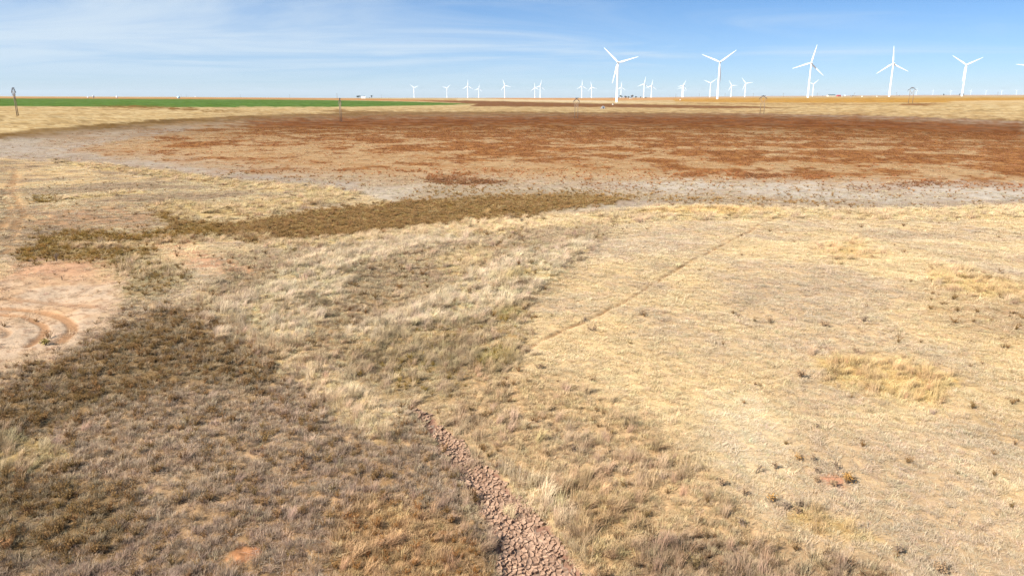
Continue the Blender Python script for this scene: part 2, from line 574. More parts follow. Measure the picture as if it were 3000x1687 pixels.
rus = P([(480, 318), (620, 303), (900, 295), (1300, 291), (1800, 290), (2200, 298), (2576, 314), (2800, 325), (2800, 486), (2576, 477), (2300, 467), (2000, 459), (1600, 459), (1300, 457), (1000, 452), (700, 432), (400, 402), (150, 380), (120, 366), (300, 345)], 0.9, 0.7)
core = P([(560, 308), (900, 297), (1300, 292), (1800, 292), (2200, 300), (2576, 316), (2800, 328), (2800, 440), (2576, 430), (2200, 415), (1700, 405), (1200, 390), (900, 370), (650, 345), (500, 328)], 1.0, 0.5)
paint(rus, c=mixc(col(190, 154, 112), col(166, 128, 88), sstep(N4 + N12, -0.5, 0.5)), g=col(200, 162, 112), w=col(172, 110, 62), s=0.5, wd=0.10, gr=0.5)
pat = fbm(GX, GY, 16, 5, 21, 0.55) + 0.35 * fbm(GX, GY, 55, 3, 22)
pat = pat + 0.45 * fbm(GX, GY, 5.0, 3, 23, 0.7)
pm = sstep(pat + 0.62 * core, 0.1, 0.6) * rus
paint(pm, c=mixc(col(134, 86, 50), col(164, 114, 68), sstep(N4, -0.4, 0.4)), g=col(160, 104, 64), w=col(152, 104, 62), s=0.3, wd=0.8, gr=0.65)
topr = P([(620, 303), (900, 295), (1300, 291), (1800, 290), (2200, 298), (2576, 314), (2576, 345), (2200, 325), (1700, 318), (1200, 316), (800, 322), (640, 318)], 0.3, 0.4)
paint(topr * 0.75, c=mixc(col(122, 68, 34), col(146, 86, 46), sstep(N12, -0.4, 0.4)), wd=0.6)
# separate patches at the near shore of the russet
for q in ([(1060, 452), (1120, 446), (1220, 452), (1290, 458), (1200, 466), (1110, 465)], [(2120, 470), (2200, 468), (2290, 472), (2260, 478), (2140, 478)], [(2230, 462), (2330, 455), (2400, 465), (2330, 474), (2240, 470)], [(1850, 440), (1960, 438), (1990, 446), (1880, 450)]):
    paint(P(q, 0.12, 0.2), c=col(142, 94, 60), w=col(134, 96, 62), wd=0.9, s=0.2)
silver = P([(1500, 462), (1800, 455), (2100, 460), (2400, 462), (2800, 470), (2800, 505), (2400, 508), (2050, 500), (1700, 482)], 0.3, 0.5)
paint(silver * 0.8, c=mixc(col(206, 192, 174), col(174, 154, 132), sstep(N4 + 0.8 * N12, -0.4, 0.6)), wd=0.07)
paint(P([(-100, 372), (0, 362), (150, 362), (300, 345), (440, 322), (480, 322), (320, 350), (180, 378), (300, 400), (640, 440), (900, 462), (900, 475), (600, 450), (300, 412), (0, 395), (-100, 392)], 0.2, 0.35) * 0.8, c=mixc(col(184, 168, 150), col(164, 144, 124), sstep(N4, -0.4, 0.4)), wd=0.05, s=0.2)

for q in ([(-100, 388), (0, 386), (200, 398), (420, 428), (640, 450), (900, 474), (930, 490), (800, 474), (500, 452), (200, 408), (0, 400), (-100, 398)],
          [(1500, 500), (1700, 498), (2000, 505), (2300, 512), (2600, 500), (2800, 494), (2800, 508), (2576, 514), (2300, 524), (1900, 519), (1700, 514), (1560, 518)]):
    paint(P(q, 0.25, 0.35, 0.75), c=mixc(col(168, 148, 130), col(150, 126, 104), sstep(N4, -0.4, 0.4)), wd=0.12, s=0.3)
# ---- near shore on the left
tan2 = col(204, 170, 122)
paint(P([(-300, 402), (0, 402), (200, 410), (500, 452), (800, 474), (915, 490), (860, 510), (650, 545), (430, 600), (200, 640), (-300, 660)], 0.15, 0.25),
      c=mixc(col(176, 146, 112), tan2, sstep(N12 + N4, -0.5, 0.5)), g=mixc(col(186, 156, 116), col(206, 178, 130), sstep(N12 + 0.6 * N4, -0.4, 0.4)), w=col(140, 112, 72), s=1.0, l=0.3, wd=0.02, gr=0.6)
ykw = dict(c=col(208, 176, 120), g=col(220, 188, 128), s=0.6, tl=0.8, wd=0.01, l=0.1)
paint(P([(120, 403), (400, 428), (560, 450), (700, 462), (830, 471), (915, 488), (880, 494), (700, 482), (560, 470), (420, 448), (240, 425)], 0.12, 0.3), **ykw)
paint(P([(385, 515), (450, 503), (560, 520), (700, 498), (800, 490), (905, 484), (910, 492), (840, 512), (760, 520), (690, 536), (560, 552), (450, 552), (400, 538)], 0.15, 0.35), **ykw)
paint(P([(80, 505), (110, 500), (220, 490), (370, 480), (370, 488), (220, 498), (130, 506)], 0.08, 0.2), **ykw)
paint(P([(80, 492), (140, 490), (160, 500), (120, 512), (80, 508)], 0.1, 0.15), c=col(150, 122, 66), w=col(140, 112, 54), wd=0.9)
paint(P([(60, 530), (200, 515), (330, 525), (400, 545), (380, 575), (200, 585), (80, 570)], 0.5, 0.7, 0.55), c=col(200, 152, 112), s=0.4, l=0.2, wd=0.03)
paint(P([(-200, 560), (100, 560), (450, 570), (500, 600), (300, 600), (100, 600), (-200, 620)], 0.4, 0.6, 0.5), c=col(176, 140, 100), wd=0.15)

# ---- mid ground straw and the swale
paint(P([(560, 640), (750, 620), (1100, 575), (1400, 560), (1560, 575), (1450, 660), (1400, 720), (1300, 800), (1150, 930), (900, 960), (760, 890), (560, 860), (480, 760), (560, 700)], 0.5, 0.6),
      c=col(172, 140, 100), g=col(196, 166, 120), s=1.0, tl=0.22, l=0.4, wd=0.06, gr=0.7, h=0.9)
paint(P([(660, 606), (900, 592), (1100, 566), (1250, 551), (1400, 545), (1550, 530), (1700, 517), (1900, 522), (2100, 530), (2300, 528), (2576, 515), (2800, 505), (2800, 545), (2576, 548), (2300, 556), (2000, 546), (1800, 553), (1600, 560), (1400, 574), (1200, 590), (1000, 606), (850, 618), (690, 622)], 0.12, 0.3),
      c=col(216, 184, 128), g=col(226, 194, 136), s=0.7, tl=0.7, l=0.1, wd=0.0, h=1.0)
paint(P([(1600, 528), (1750, 520), (1950, 524), (1960, 534), (1800, 540), (1620, 540)], 0.1, 0.2, 0.8), c=col(220, 182, 114), g=col(230, 190, 120))
shrub = P([(385, 540), (430, 552), (560, 562), (700, 542), (900, 516), (1100, 500), (1300, 490), (1480, 488), (1600, 496), (1540, 512), (1350, 540), (1150, 562), (900, 590), (760, 602), (640, 612), (540, 590), (430, 576)], 0.2, 0.4)
paint(shrub, c=mixc(col(140, 110, 64), col(124, 94, 50), sstep(N4, -0.3, 0.3)), g=col(186, 150, 92), w=col(146, 115, 70), s=0.4, tl=0.02, l=0.1, wd=1.2, gr=0.8)
for q, d in (([(20, 645), (100, 612), (280, 625), (400, 620), (370, 645), (280, 665), (60, 668)], 1.0), ([(90, 600), (200, 578), (330, 592), (520, 566), (580, 592), (350, 612), (150, 622)], 0.9), ([(380, 530), (430, 540), (440, 560), (400, 560)], 1.0)):
    paint(P(q, 0.25, 0.5), c=col(140, 110, 66), w=col(140, 110, 56), g=col(190, 156, 100), s=0.4, wd=d, gr=0.8)
paint(P([(150, 615), (300, 608), (480, 598), (640, 586), (700, 600), (500, 612), (330, 622), (200, 628)], 0.12, 0.3, 0.8), c=col(196, 162, 110), g=col(216, 182, 126), s=0.8, tl=0.8, wd=0.05)
paint(P([(1080, 470), (1500, 478), (1900, 500), (2200, 512), (2000, 518), (1700, 512), (1500, 495), (1200, 498), (1000, 505)], 0.3, 0.6, 0.55), c=col(160, 132, 96), w=col(156, 122, 66), wd=0.45)

# swale: tall lodged pale straw
sw = dict(c=col(204, 174, 124), g=col(231, 204, 151), s=0.5, tl=1.6, l=0.3, wd=0.02, gr=0.8)
paint(P([(680, 690), (790, 635), (900, 612), (1080, 590), (1190, 585), (1190, 605), (1010, 640), (900, 670), (870, 740), (810, 800), (760, 860), (640, 872), (530, 852), (512, 800), (560, 755), (640, 725)], 0.3, 0.7, 0.8), **sw)
paint(P([(1180, 700), (1290, 640), (1400, 618), (1500, 598), (1500, 620), (1425, 650), (1415, 690), (1340, 745), (1200, 810), (1050, 840), (900, 855), (850, 842), (1000, 790), (1100, 745)], 0.3, 0.6, 0.9), **sw)
paint(P([(1100, 650), (1200, 620), (1250, 640), (1210, 690), (1120, 690)], 0.3, 0.5, 0.7), **ykw)
gp = P([(860, 885), (1000, 835), (1200, 800), (1330, 800), (1320, 900), (1230, 965), (1150, 1005), (1010, 1010), (900, 965)], 0.7, 0.8)
paint(gp * 0.9, c=col(160, 130, 86), g=mixc(col(200, 170, 120), col(178, 152, 104), sstep(N4, -0.3, 0.4)), w=col(140, 116, 58), s=0.8, tl=0.7, wd=0.15, gr=0.8)
for q in ([(1190, 900), (1250, 875), (1300, 890), (1280, 930), (1200, 940)], [(940, 1085), (1000, 1075), (1050, 1095), (1000, 1120), (950, 1120)], [(1220, 780), (1300, 770), (1340, 790), (1280, 810)], [(1240, 700), (1330, 680), (1350, 695), (1270, 715)]):
    paint(P(q, 0.5, 0.4, 0.8), c=col(140, 114, 70), g=col(182, 156, 92), w=col(140, 116, 58), tl=0.5, wd=0.6)

# left foreground weeds
paint(P([(-900, 905), (0, 940), (140, 885), (280, 800), (430, 752), (520, 790), (560, 865), (690, 892), (770, 950), (840, 1030), (930, 1085), (1040, 1045), (1110, 1130), (1190, 1270), (1260, 1370), (1250, 1500), (1200, 1800), (-900, 1800)], 1.0, 1.5),
      c=mixc(col(176, 144, 108), col(156, 124, 88), sstep(N4 + N12, -0.4, 0.4)), g=mixc(col(190, 158, 120), col(172, 141, 108), sstep(N12, -0.3, 0.3)), w=col(132, 104, 66), s=1.2, tl=0.02, l=0.5, wd=0.25, gr=0.8, h=0.95)
dk = dict(c=col(132, 106, 72), g=col(164, 136, 96), w=col(126, 98, 58), s=0.8, tl=0.01, l=0.2, wd=0.95, gr=0.8)
paint(P([(-200, 1000), (0, 985), (160, 905), (300, 825), (440, 775), (520, 800), (560, 870), (690, 900), (740, 950), (640, 990), (480, 975), (330, 1000), (180, 1060), (0, 1110), (-200, 1120)], 0.9, 1.0, 0.85), **dk)
paint(P([(-300, 1180), (0, 1170), (200, 1190), (330, 1230), (350, 1300), (260, 1380), (100, 1400), (-300, 1440)], 1.0, 1.0, 0.85), **dk)
paint(P([(860, 1300), (960, 1250), (1120, 1300), (1230, 1400), (1230, 1520), (900, 1520), (820, 1420)], 1.0, 1.0, 0.8), c=col(150, 116, 76), g=col(206, 162, 104), w=col(136, 92, 46), s=1.0, tl=0.35, wd=0.45)
paint(P([(-300, 1090), (0, 1085), (130, 1105), (190, 1150), (60, 1180), (-300, 1180)], 0.4, 0.5, 0.9), c=col(180, 150, 100), g=col(212, 182, 124), s=0.5, tl=1.2, wd=0.1)
paint(P([(270, 640), (400, 650), (480, 700), (420, 740), (330, 760), (290, 700)], 0.5, 0.7, 0.8), c=col(158, 130, 90), g=col(200, 172, 118), w=col(134, 110, 62), s=0.8, tl=0.35, wd=0.6)

paint(P([(640, 862), (770, 872), (820, 935), (890, 975), (960, 1025), (1000, 1100), (940, 1112), (850, 1050), (790, 980), (690, 908)], 0.7, 1.2), c=col(210, 176, 122), g=col(230, 198, 142), s=1.0, tl=1.5, wd=0.02, h=0.9)
# right of the channel: taller tan grass, darker at the bottom
paint(P([(1200, 930), (1400, 960), (1620, 1060), (1760, 1180), (1900, 1300), (2100, 1400), (2200, 1600), (1500, 1700), (1450, 1400), (1330, 1250), (1200, 1120), (1100, 1030)], 1.2, 1.2, 0.8),
      c=col(190, 154, 112), g=mixc(col(210, 174, 118), col(198, 164, 118), sstep(N4, -0.4, 0.4)), w=col(120, 94, 60), s=1.1, tl=0.3, l=0.4, wd=0.08, gr=0.7, h=0.9)
paint(P([(1500, 1380), (1700, 1330), (2000, 1400), (2250, 1420), (2300, 1600), (1500, 1700)], 1.0, 1.2, 0.9), c=col(162, 132, 100), g=col(184, 152, 110), w=col(112, 90, 62), wd=0.6, s=1.0, h=0.9)
paint(P([(1400, 1200), (1500, 1180), (1620, 1300), (1600, 1449), (1500, 1449), (1420, 1300)], 0.8, 0.9, 0.7), c=col(172, 138, 94), g=col(206, 170, 112), tl=0.8, wd=0.1)
paint(P([(1230, 1180), (1330, 1200), (1430, 1270), (1450, 1320), (1380, 1310), (1290, 1240)], 0.35, 0.4, 0.9), c=col(206, 176, 128), g=col(228, 200, 146), s=1.0, tl=0.7, l=0.6, wd=0.0)
paint(P([(1780, 1020), (1900, 1000), (1990, 1090), (1960, 1200), (1850, 1190), (1780, 1100)], 1.8, 1.0, 0.9), c=col(222, 193, 150), g=col(226, 198, 152), s=0.6, l=0.9, h=0.4)
for q in ([(2050, 900), (2250, 900), (2400, 950), (2370, 1020), (2200, 990), (2080, 960)], [(2350, 680), (2480, 700), (2620, 730), (2600, 760), (2440, 745), (2340, 715)], [(1980, 1270), (2150, 1310), (2220, 1360), (2100, 1350), (1980, 1310)], [(2060, 630), (2160, 610), (2200, 640), (2100, 655)]):
    paint(P(q, 0.6, 0.8, 0.8), c=col(206, 168, 106), g=col(224, 186, 116), tl=0.75, s=0.9)
paint(P([(2300, 720), (2450, 750), (2700, 770), (2700, 900), (2500, 860), (2330, 800)], 1.0, 1.0, 0.5), c=col(182, 146, 98), g=col(206, 168, 112), wd=0.12)
paint(P([(2430, 900), (2700, 900), (2700, 1350), (2500, 1250), (2420, 1050)], 1.5, 1.2, 0.4), c=col(192, 160, 112), wd=0.06)

# bare reddish soil
DN = fbm(GX, GY, 0.7, 3, 51, 0.6)
dirt = P([(-400, 700), (0, 688), (110, 662), (240, 668), (305, 715), (290, 780), (235, 845), (150, 885), (0, 925), (-400, 960)], 0.7, 0.7)
paint(dirt, c=mixc(col(211, 182, 151), col(202, 165, 127), sstep(N12 + 0.5 * N4, -0.4, 0.4)), g=col(200, 160, 118), s=0.07, tl=0, l=0.12, wd=0.008, gr=0.35)
for q, k in (([(360, 606), (470, 606), (560, 645), (630, 690), (510, 680), (430, 640)], 0.75), ([(560, 652), (680, 668), (640, 690)], 0.5), ([(40, 655), (200, 655), (300, 665), (200, 690), (20, 700)], 0.6)):
    paint(P(q, 0.5, 0.6, k), c=col(204, 150, 116), s=0.25, wd=0.04, l=0.15, tl=0)
paint(P([(570, 1398), (605, 1372), (655, 1366), (668, 1388), (640, 1412), (585, 1422)], 0.25, 0.5), c=mixc(col(190, 134, 92), col(176, 124, 88), sstep(N1, -0.3, 0.3)), s=0.12, wd=0.0, l=0.05, tl=0)
paint(P([(2055, 1205), (2090, 1192), (2130, 1200), (2125, 1222), (2085, 1228)], 0.25, 0.3), c=col(214, 156, 120), s=0.03, wd=0.0, l=0.0, tl=0)

# tracks and trails
paint(dirt * sstep(DN, 0.28, 0.5) * 0.5, c=col(160, 120, 88), wd=0.03, s=0.2)
tyre = np.maximum(strip([(-120, 778), (-40, 784), (40, 790), (80, 800), (104, 812), (112, 826), (100, 848), (70, 872)], 0.2), strip([(-120, 768), (0, 774), (60, 775), (120, 784), (160, 798), (180, 816), (176, 838), (150, 862)], 0.26))
tyre = np.maximum(tyre, 0.6 * np.maximum(strip([(-60, 820), (0, 828), (22, 834), (10, 850)], 0.15), strip([(-60, 748), (40, 752), (130, 758), (230, 772)], 0.3)))
GZ -= 0.05 * tyre
paint(tyre * 0.9, c=col(178, 134, 96), s=0.0, l=0.0, wd=0.0, gr=0.5)
road = np.maximum(strip([(36, 425), (30, 455), (14, 480), (10, 505), (22, 528), (12, 560), (-5, 580)], 0.38), strip([(42, 440), (30, 470), (38, 505), (60, 540), (42, 565), (26, 600), (14, 640)], 0.38))
paint(np.minimum(1, strip([(42, 440), (30, 470), (38, 505), (60, 540), (42, 565), (26, 600), (14, 640)], 1.0)) * 0.5, c=col(198, 160, 118), s=0.15, tl=0, wd=0, l=0.1)
paint(road * 0.6, c=col(160, 122, 86), s=0.1, tl=0, wd=0.0, l=0.1)
GZ -= 0.06 * road
trail = strip([(1310, 885), (1400, 840), (1490, 803), (1560, 765), (1640, 718), (1710, 672), (1790, 628), (1870, 590), (1930, 556), (1965, 540)], 0.14)
trail = np.maximum(trail, strip([(1235, 628), (1275, 604), (1310, 585), (1325, 570), (1318, 556)], 0.35))
trail = np.maximum(trail, 0.3 * strip([(2085, 472), (2105, 455), (2115, 440), (2130, 420), (2090, 400)], 0.9))
paint(np.minimum(1, strip([(1310, 885), (1400, 840), (1490, 803), (1560, 765), (1640, 718), (1710, 672), (1790, 628), (1870, 590), (1930, 556), (1965, 540)], 0.32)), s=0.2, l=0.0)
paint(trail * 0.95 * sstep(N1 + 0.9, 0, 0.7), c=col(168, 130, 90), s=0.1, tl=0, l=0.1, wd=0.02)
GZ -= 0.10 * trail

# the mud channel
CH_L = [(1030, 1020), (1085, 1090), (1140, 1170), (1190, 1250), (1238, 1340), (1252, 1449), (1262, 1560)]
CH_R = [(1075, 1030), (1162, 1100), (1238, 1170), (1322, 1250), (1402, 1340), (1480, 1449), (1555, 1560)]
CHAN = CH_L + CH_R[::-1]
ch = P(CHAN, 0.35, 0.5)
chw = P(CHAN, 1.3, 0.5)
GZ -= 0.22 * chw
paint(ch, c=col(150, 112, 92), s=0.0, tl=0.0, l=0.0, wd=0.0, gr=0.6)
edge = np.clip(chw - ch, 0, 1)
paint(edge, c=col(150, 116, 86), g=col(208, 176, 124), w=col(120, 90, 52), wd=0.5, tl=0.7, s=1.2)
DS += ch * 0.4 * sstep(N1 + N4, 0.45, 0.7)
DT += ch * 0.2 * sstep(N1 + N4, 0.5, 0.8)

# patchiness everywhere: small clumps of growth, tussocky where the grass is taller
TUS = fbm(GX, GY, 0.45, 2, 81) * (1 - sstep(RR, 45, 90))
GZ += 0.065 * TUS * sstep(HS, 0.6, 0.95) * (1 - chw)
HS *= np.clip(1 + 0.55 * TUS, 0.35, 1.8)
v = 1 + 0.10 * N12 + 0.09 * N4 + 0.07 * N1
C *= np.clip(v, 0.6, 1.4)[..., None]
C *= (1 + 0.16 * sstep(RR, 150, 300) * np.clip(fbm(AA * 130, np.log(RR + 1) * 170, 1.0, 3, 61, 0.6), -1.5, 1.5))[..., None]
C *= (1 - 0.30 * sstep(RR, 200, 330))[..., None]          # far ground darkened: colour carries the self-shadow of tufts not scattered there
G *= np.clip(1 + 0.09 * N12 + 0.10 * N4, 0.65, 1.35)[..., None]
clump = sstep(N1 + 0.5 * N4, -0.5, 0.5)
DSc, DTc, DWc = DS * (0.55 + 0.75 * clump) * (1 - 0.75 * sstep(-TUS, 0.1, 0.6) * sstep(HS, 0.3, 0.6)), DT * (0.25 + 1.4 * sstep(N1 + N4, -0.2, 0.5)), DW * (0.3 + 1.35 * sstep(fbm(GX, GY, 0.9, 3, 31), -0.15, 0.35))

verts = np.stack([GX, GY, GZ], -1).reshape(-1, 3)
ii, jj = np.meshgrid(np.arange(NR - 1), np.arange(NA), indexing='ij')
j2 = (jj + 1) % NA
quads = np.stack([ii * NA + jj, (ii + 1) * NA + jj, (ii + 1) * NA + j2, ii * NA + j2], -1).reshape(-1, 4)
quads = quads[:, ::-1]
# inner cap
cap = [list(range(NA))]
me = bpy.data.meshes.new('ground')
nq = len(quads)
me.vertices.add(len(verts))
me.vertices.foreach_set('co', verts.astype(np.float32).ravel())
me.loops.add(nq * 4)
me.loops.foreach_set('vertex_index', quads.astype(np.int32).ravel())
me.polygons.add(nq)
me.polygons.foreach_set('loop_start', np.arange(0, nq * 4, 4, dtype=np.int32))
me.update(calc_edges=True)
me.polygons.foreach_set('use_smooth', np.ones(nq, bool))
a = me.attributes.new('cover', 'FLOAT_COLOR', 'POINT')
a.data.foreach_set('color', np.concatenate([C.reshape(-1, 3), np.ones((len(verts), 1))], 1).astype(np.float32).ravel())
a = me.attributes.new('grain', 'FLOAT', 'POINT')
a.data.foreach_set('value', (GR * (1 - 0.6 * sstep(RR, 300, 1200))).astype(np.float32).ravel())
me.materials.append(M['ground'])
ground = bpy.data.objects.new('ground', me)
ground['kind'] = 'structure'
ground['label'] = 'dry grass plain and dried lake bed reaching to the horizon'
COL.objects.link(ground)


def lookup(x, y):
    r = np.hypot(x, y)
    a_ = np.arctan2(x, y)
    ir = np.clip(np.searchsorted(rs, r) - 1, 0, NR - 2)
    ia = np.clip(np.searchsorted(azs, a_) - 1, 0, NA - 2)
    tr_ = np.clip((r - rs[ir]) / (rs[ir + 1] - rs[ir]), 0, 1)
    ta_ = np.clip((a_ - azs[ia]) / (azs[ia + 1] - azs[ia]), 0, 1)
    return ir, ia, tr_, ta_


def samp(F, lk):
    ir, ia, tr_, ta_ = lk
    if F.ndim == 3:
        tr_, ta_ = tr_[:, None], ta_[:, None]
    return (F[ir, ia] * (1 - ta_) + F[ir, ia + 1] * ta_) * (1 - tr_) + (F[ir + 1, ia] * (1 - ta_) + F[ir + 1, ia + 1] * ta_) * tr_


def gz(x, y):
    return float(samp(GZ, lookup(np.array([x]), np.array([y])))[0])


# ------------------------------------------------------------------ plant library (meshes that are scattered)
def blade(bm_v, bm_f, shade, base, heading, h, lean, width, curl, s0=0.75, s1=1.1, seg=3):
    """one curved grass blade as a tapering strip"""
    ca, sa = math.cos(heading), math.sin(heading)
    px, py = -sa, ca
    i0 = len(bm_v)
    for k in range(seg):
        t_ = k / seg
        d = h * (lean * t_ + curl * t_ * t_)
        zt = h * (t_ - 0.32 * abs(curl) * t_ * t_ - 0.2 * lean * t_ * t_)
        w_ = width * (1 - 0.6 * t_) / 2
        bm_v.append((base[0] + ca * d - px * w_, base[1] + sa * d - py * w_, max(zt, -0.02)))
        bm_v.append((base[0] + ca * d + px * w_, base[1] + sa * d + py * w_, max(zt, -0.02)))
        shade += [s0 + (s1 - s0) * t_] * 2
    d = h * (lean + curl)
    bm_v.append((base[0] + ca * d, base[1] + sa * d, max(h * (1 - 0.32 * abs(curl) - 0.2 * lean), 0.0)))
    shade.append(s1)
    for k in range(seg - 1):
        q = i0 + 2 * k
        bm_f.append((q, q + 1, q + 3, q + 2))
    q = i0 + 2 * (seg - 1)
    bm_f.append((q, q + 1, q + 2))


def tuft_mesh(name, kind, rnd):
    v, f, s = [], [], []
    if kind == 'short':
        for _ in range(34):
            a_, rr = rnd.uniform(0, 6.28), 0.17 * math.sqrt(rnd.random())
            blade(v, f, s, (rr * math.cos(a_), rr * math.sin(a_)), a_ + rnd.gauss(0, 1.0), rnd.uniform(0.09, 0.26), rnd.uniform(0.0, 0.6), rnd.uniform(0.009, 0.016), rnd.uniform(-0.1, 0.6), rnd.uniform(0.6, 0.85), rnd.uniform(0.9, 1.25), 2)
    elif kind == 'tall':
        lodged = name.endswith(('c', 'd', 'e'))
        for _ in range(56):
            a_, rr = rnd.uniform(0, 6.28), (0.16 if lodged else 0.24) * math.sqrt(rnd.random())
            blade(v, f, s, (rr * math.cos(a_), rr * math.sin(a_)), rnd.gauss(0, 0.55) if lodged else rnd.uniform(0, 6.28), rnd.uniform(0.25, 0.66), rnd.uniform(0.0, 0.45 if lodged else 0.22), rnd.uniform(0.008, 0.014), rnd.uniform(0.1, 0.85 if lodged else 0.35), rnd.uniform(0.55, 0.8), rnd.uniform(0.95, 1.25), 3)
    elif kind == 'litter':
        for _ in range(26):
            a_, rr = rnd.uniform(0, 6.28), 0.3 * math.sqrt(rnd.random())
            blade(v, f, s, (rr * math.cos(a_), rr * math.sin(a_)), rnd.uniform(0, 6.28), rnd.uniform(0.10, 0.22), rnd.uniform(1.2, 2.2), rnd.uniform(0.010, 0.018), rnd.uniform(0.0, 0.5), rnd.uniform(0.8, 1.0), rnd.uniform(0.95, 1.25), 2)
    elif kind == 'weed':
        for _ in range(24):
            a_ = rnd.uniform(0, 6.28)
            h = rnd.uniform(0.14, 0.38)
            ln = rnd.uniform(0.1, 0.9)
            blade(v, f, s, (0.03 * math.cos(a_), 0.03 * math.sin(a_)), a_, h, ln, 0.012, 0.1, 0.5, 0.8, 2)
            for _k in range(9):
                t_ = rnd.uniform(0.35, 1.05)
                bx_, by_, bz_ = math.cos(a_) * h * ln * t_, math.sin(a_) * h * ln * t_, h * t_ * (1 - 0.2 * ln * t_)
                i0 = len(v)
                e1 = Vector((rnd.gauss(0, 1), rnd.gauss(0, 1), rnd.gauss(0, 1))).normalized() * rnd.uniform(0.016, 0.038)
                e2 = Vector((rnd.gauss(0, 1), rnd.gauss(0, 1), rnd.gauss(0, 1))).normalized() * rnd.uniform(0.008, 0.016)
                c0 = Vector((bx_, by_, bz_))
                for q in (c0 - e1, c0 + e2, c0 + e1, c0 - e2):
                    v.append(tuple(q))
                s += [rnd.uniform(0.8, 1.45)] * 4
                f.append((i0, i0 + 1, i0 + 2, i0 + 3))
    me_ = bpy.data.meshes.new(name)
    me_.from_pydata(v, [], f)
    a_ = me_.attributes.new('shade', 'FLOAT', 'POINT')
    a_.data.foreach_set('value', np.array(s, np.float32))
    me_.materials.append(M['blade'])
    return me_


LIB = {}
TINT = np.array([1.35, 1.50, 1.82])
for kind in ('short', 'tall', 'litter', 'weed'):
    c_ = bpy.data.collections.new(kind + '_plant_shapes')
    for q in range(5):
        o_ = bpy.data.objects.new('%s_plant_%s' % (kind, 'abcde'[q]), tuft_mesh('%s_plant_%s' % (kind, 'abcde'[q]), kind, random.Random(100 * len(LIB) + q)))
        c_.objects.link(o_)
    LIB[kind] = c_


def scatter_tree(c_):
    g_ = bpy.data.node_groups.new('scatter', 'GeometryNodeTree')
    g_.interface.new_socket('Geometry', in_out='INPUT', socket_type='NodeSocketGeometry')
    g_.interface.new_socket('Geometry', in_out='OUTPUT', socket_type='NodeSocketGeometry')
    i_, o_ = g_.nodes.new('NodeGroupInput'), g_.nodes.new('NodeGroupOutput')
    ci = g_.nodes.new('GeometryNodeCollectionInfo')
    ci.inputs['Collection'].default_value = c_
    ci.inputs['Separate Children'].default_value = True
    ci.inputs['Reset Children'].default_value = True
    ip = g_.nodes.new('GeometryNodeInstanceOnPoints')
    ip.inputs['Pick Instance'].default_value = True

    def attr(nm, ty):
        n_ = g_.nodes.new('GeometryNodeInputNamedAttribute')
        n_.data_type = ty
        n_.inputs['Name'].default_value = nm
        return n_.outputs['Attribute']
    er = g_.nodes.new('FunctionNodeEulerToRotation')
    g_.links.new(attr('rot', 'FLOAT_VECTOR'), er.inputs[0])
    g_.links.new(er.outputs[0], ip.inputs['Rotation'])
    g_.links.new(attr('scl', 'FLOAT_VECTOR'), ip.inputs['Scale'])
    g_.links.new(attr('var', 'INT'), ip.inputs['Instance Index'])
    g_.links.new(ci.outputs[0], ip.inputs['Instance'])
    m2p = g_.nodes.new('GeometryNodeMeshToPoints')
    g_.links.new(i_.outputs[0], m2p.inputs[0])
    g_.links.new(m2p.outputs[0], ip.inputs['Points'])
    g_.links.new(ip.outputs[0], o_.inputs[0])
    return g_


def scatter(name, kind, field, rings, tintf, label, jit=0.13, rotf=None, azlim=47):
    pts, scl, tin, rot = [], [], [], []
    for r0, r1, dens, sxy, sz in rings:
        area = R(2 * azlim) / 2 * (r1 * r1 - r0 * r0)
        n_ = int(area * dens * max(1.0, min(field.max(), 1.8)))
        rr = np.sqrt(rng.random(n_) * (r1 * r1 - r0 * r0) + r0 * r0)
        aa = R(azlim) * (rng.random(n_) * 2 - 1)
        x, y = rr * np.sin(aa), rr * np.cos(aa)
        lk = lookup(x, y)
        keep = rng.random(n_) * max(1.0, min(field.max(), 1.8)) < samp(field, lk)
        x, y = x[keep], y[keep]
        lk = tuple(q[keep] for q in lk)
        n_ = len(x)
        z = samp(GZ, lk)
        pts.append(np.stack([x, y, z - 0.01], 1))
        k = np.exp(rng.normal(0, 0.22, n_))
        hh = samp(HS, lk) if kind == 'short' else 1.0
        scl.append(np.stack([k * sxy, k * sxy, hh * k * sz * np.exp(rng.normal(0, 0.15, n_))], 1))
        c_ = samp(tintf, lk) * TINT
        c_ = c_ * np.exp(rng.normal(0, jit, (n_, 1))) * np.exp(rng.normal(0, 0.035, (n_, 3)))
        tin.append(np.concatenate([np.clip(c_, 0.01, 0.8), np.ones((n_, 1))], 1))
        hd = rng.random(n_) * 6.283 if rotf is None else rotf(x, y) + rng.normal(0, 0.5, n_)
        rot.append(np.stack([rng.normal(0, 0.06, n_), rng.normal(0, 0.06, n_), hd], 1))
    pts, scl, tin, rot = (np.concatenate(q).astype(np.float32) for q in (pts, scl, tin, rot))
    me_ = bpy.data.meshes.new(name)
    me_.vertices.add(len(pts))
    me_.vertices.foreach_set('co', pts.ravel())
    for nm, ty, key, dat in (('rot', 'FLOAT_VECTOR', 'vector', rot), ('scl', 'FLOAT_VECTOR', 'vector', scl), ('tint', 'FLOAT_COLOR', 'color', tin), ('var', 'INT', 'value', rng.integers(0, 5, len(pts)).astype(np.int32))):
        a_ = me_.attributes.new(nm, ty, 'POINT')
        a_.data.foreach_set(key, dat.ravel())
    o_ = bpy.data.objects.new(name, me_)
    o_['kind'] = 'stuff'
    o_['label'] = label
    o_['category'] = name.split('_')[-1]
    COL.objects.link(o_)
    md = o_.modifiers.new('scatter', 'NODES')
    md.node_group = scatter_tree(LIB[kind])
    print(name, len(pts))
    return o_


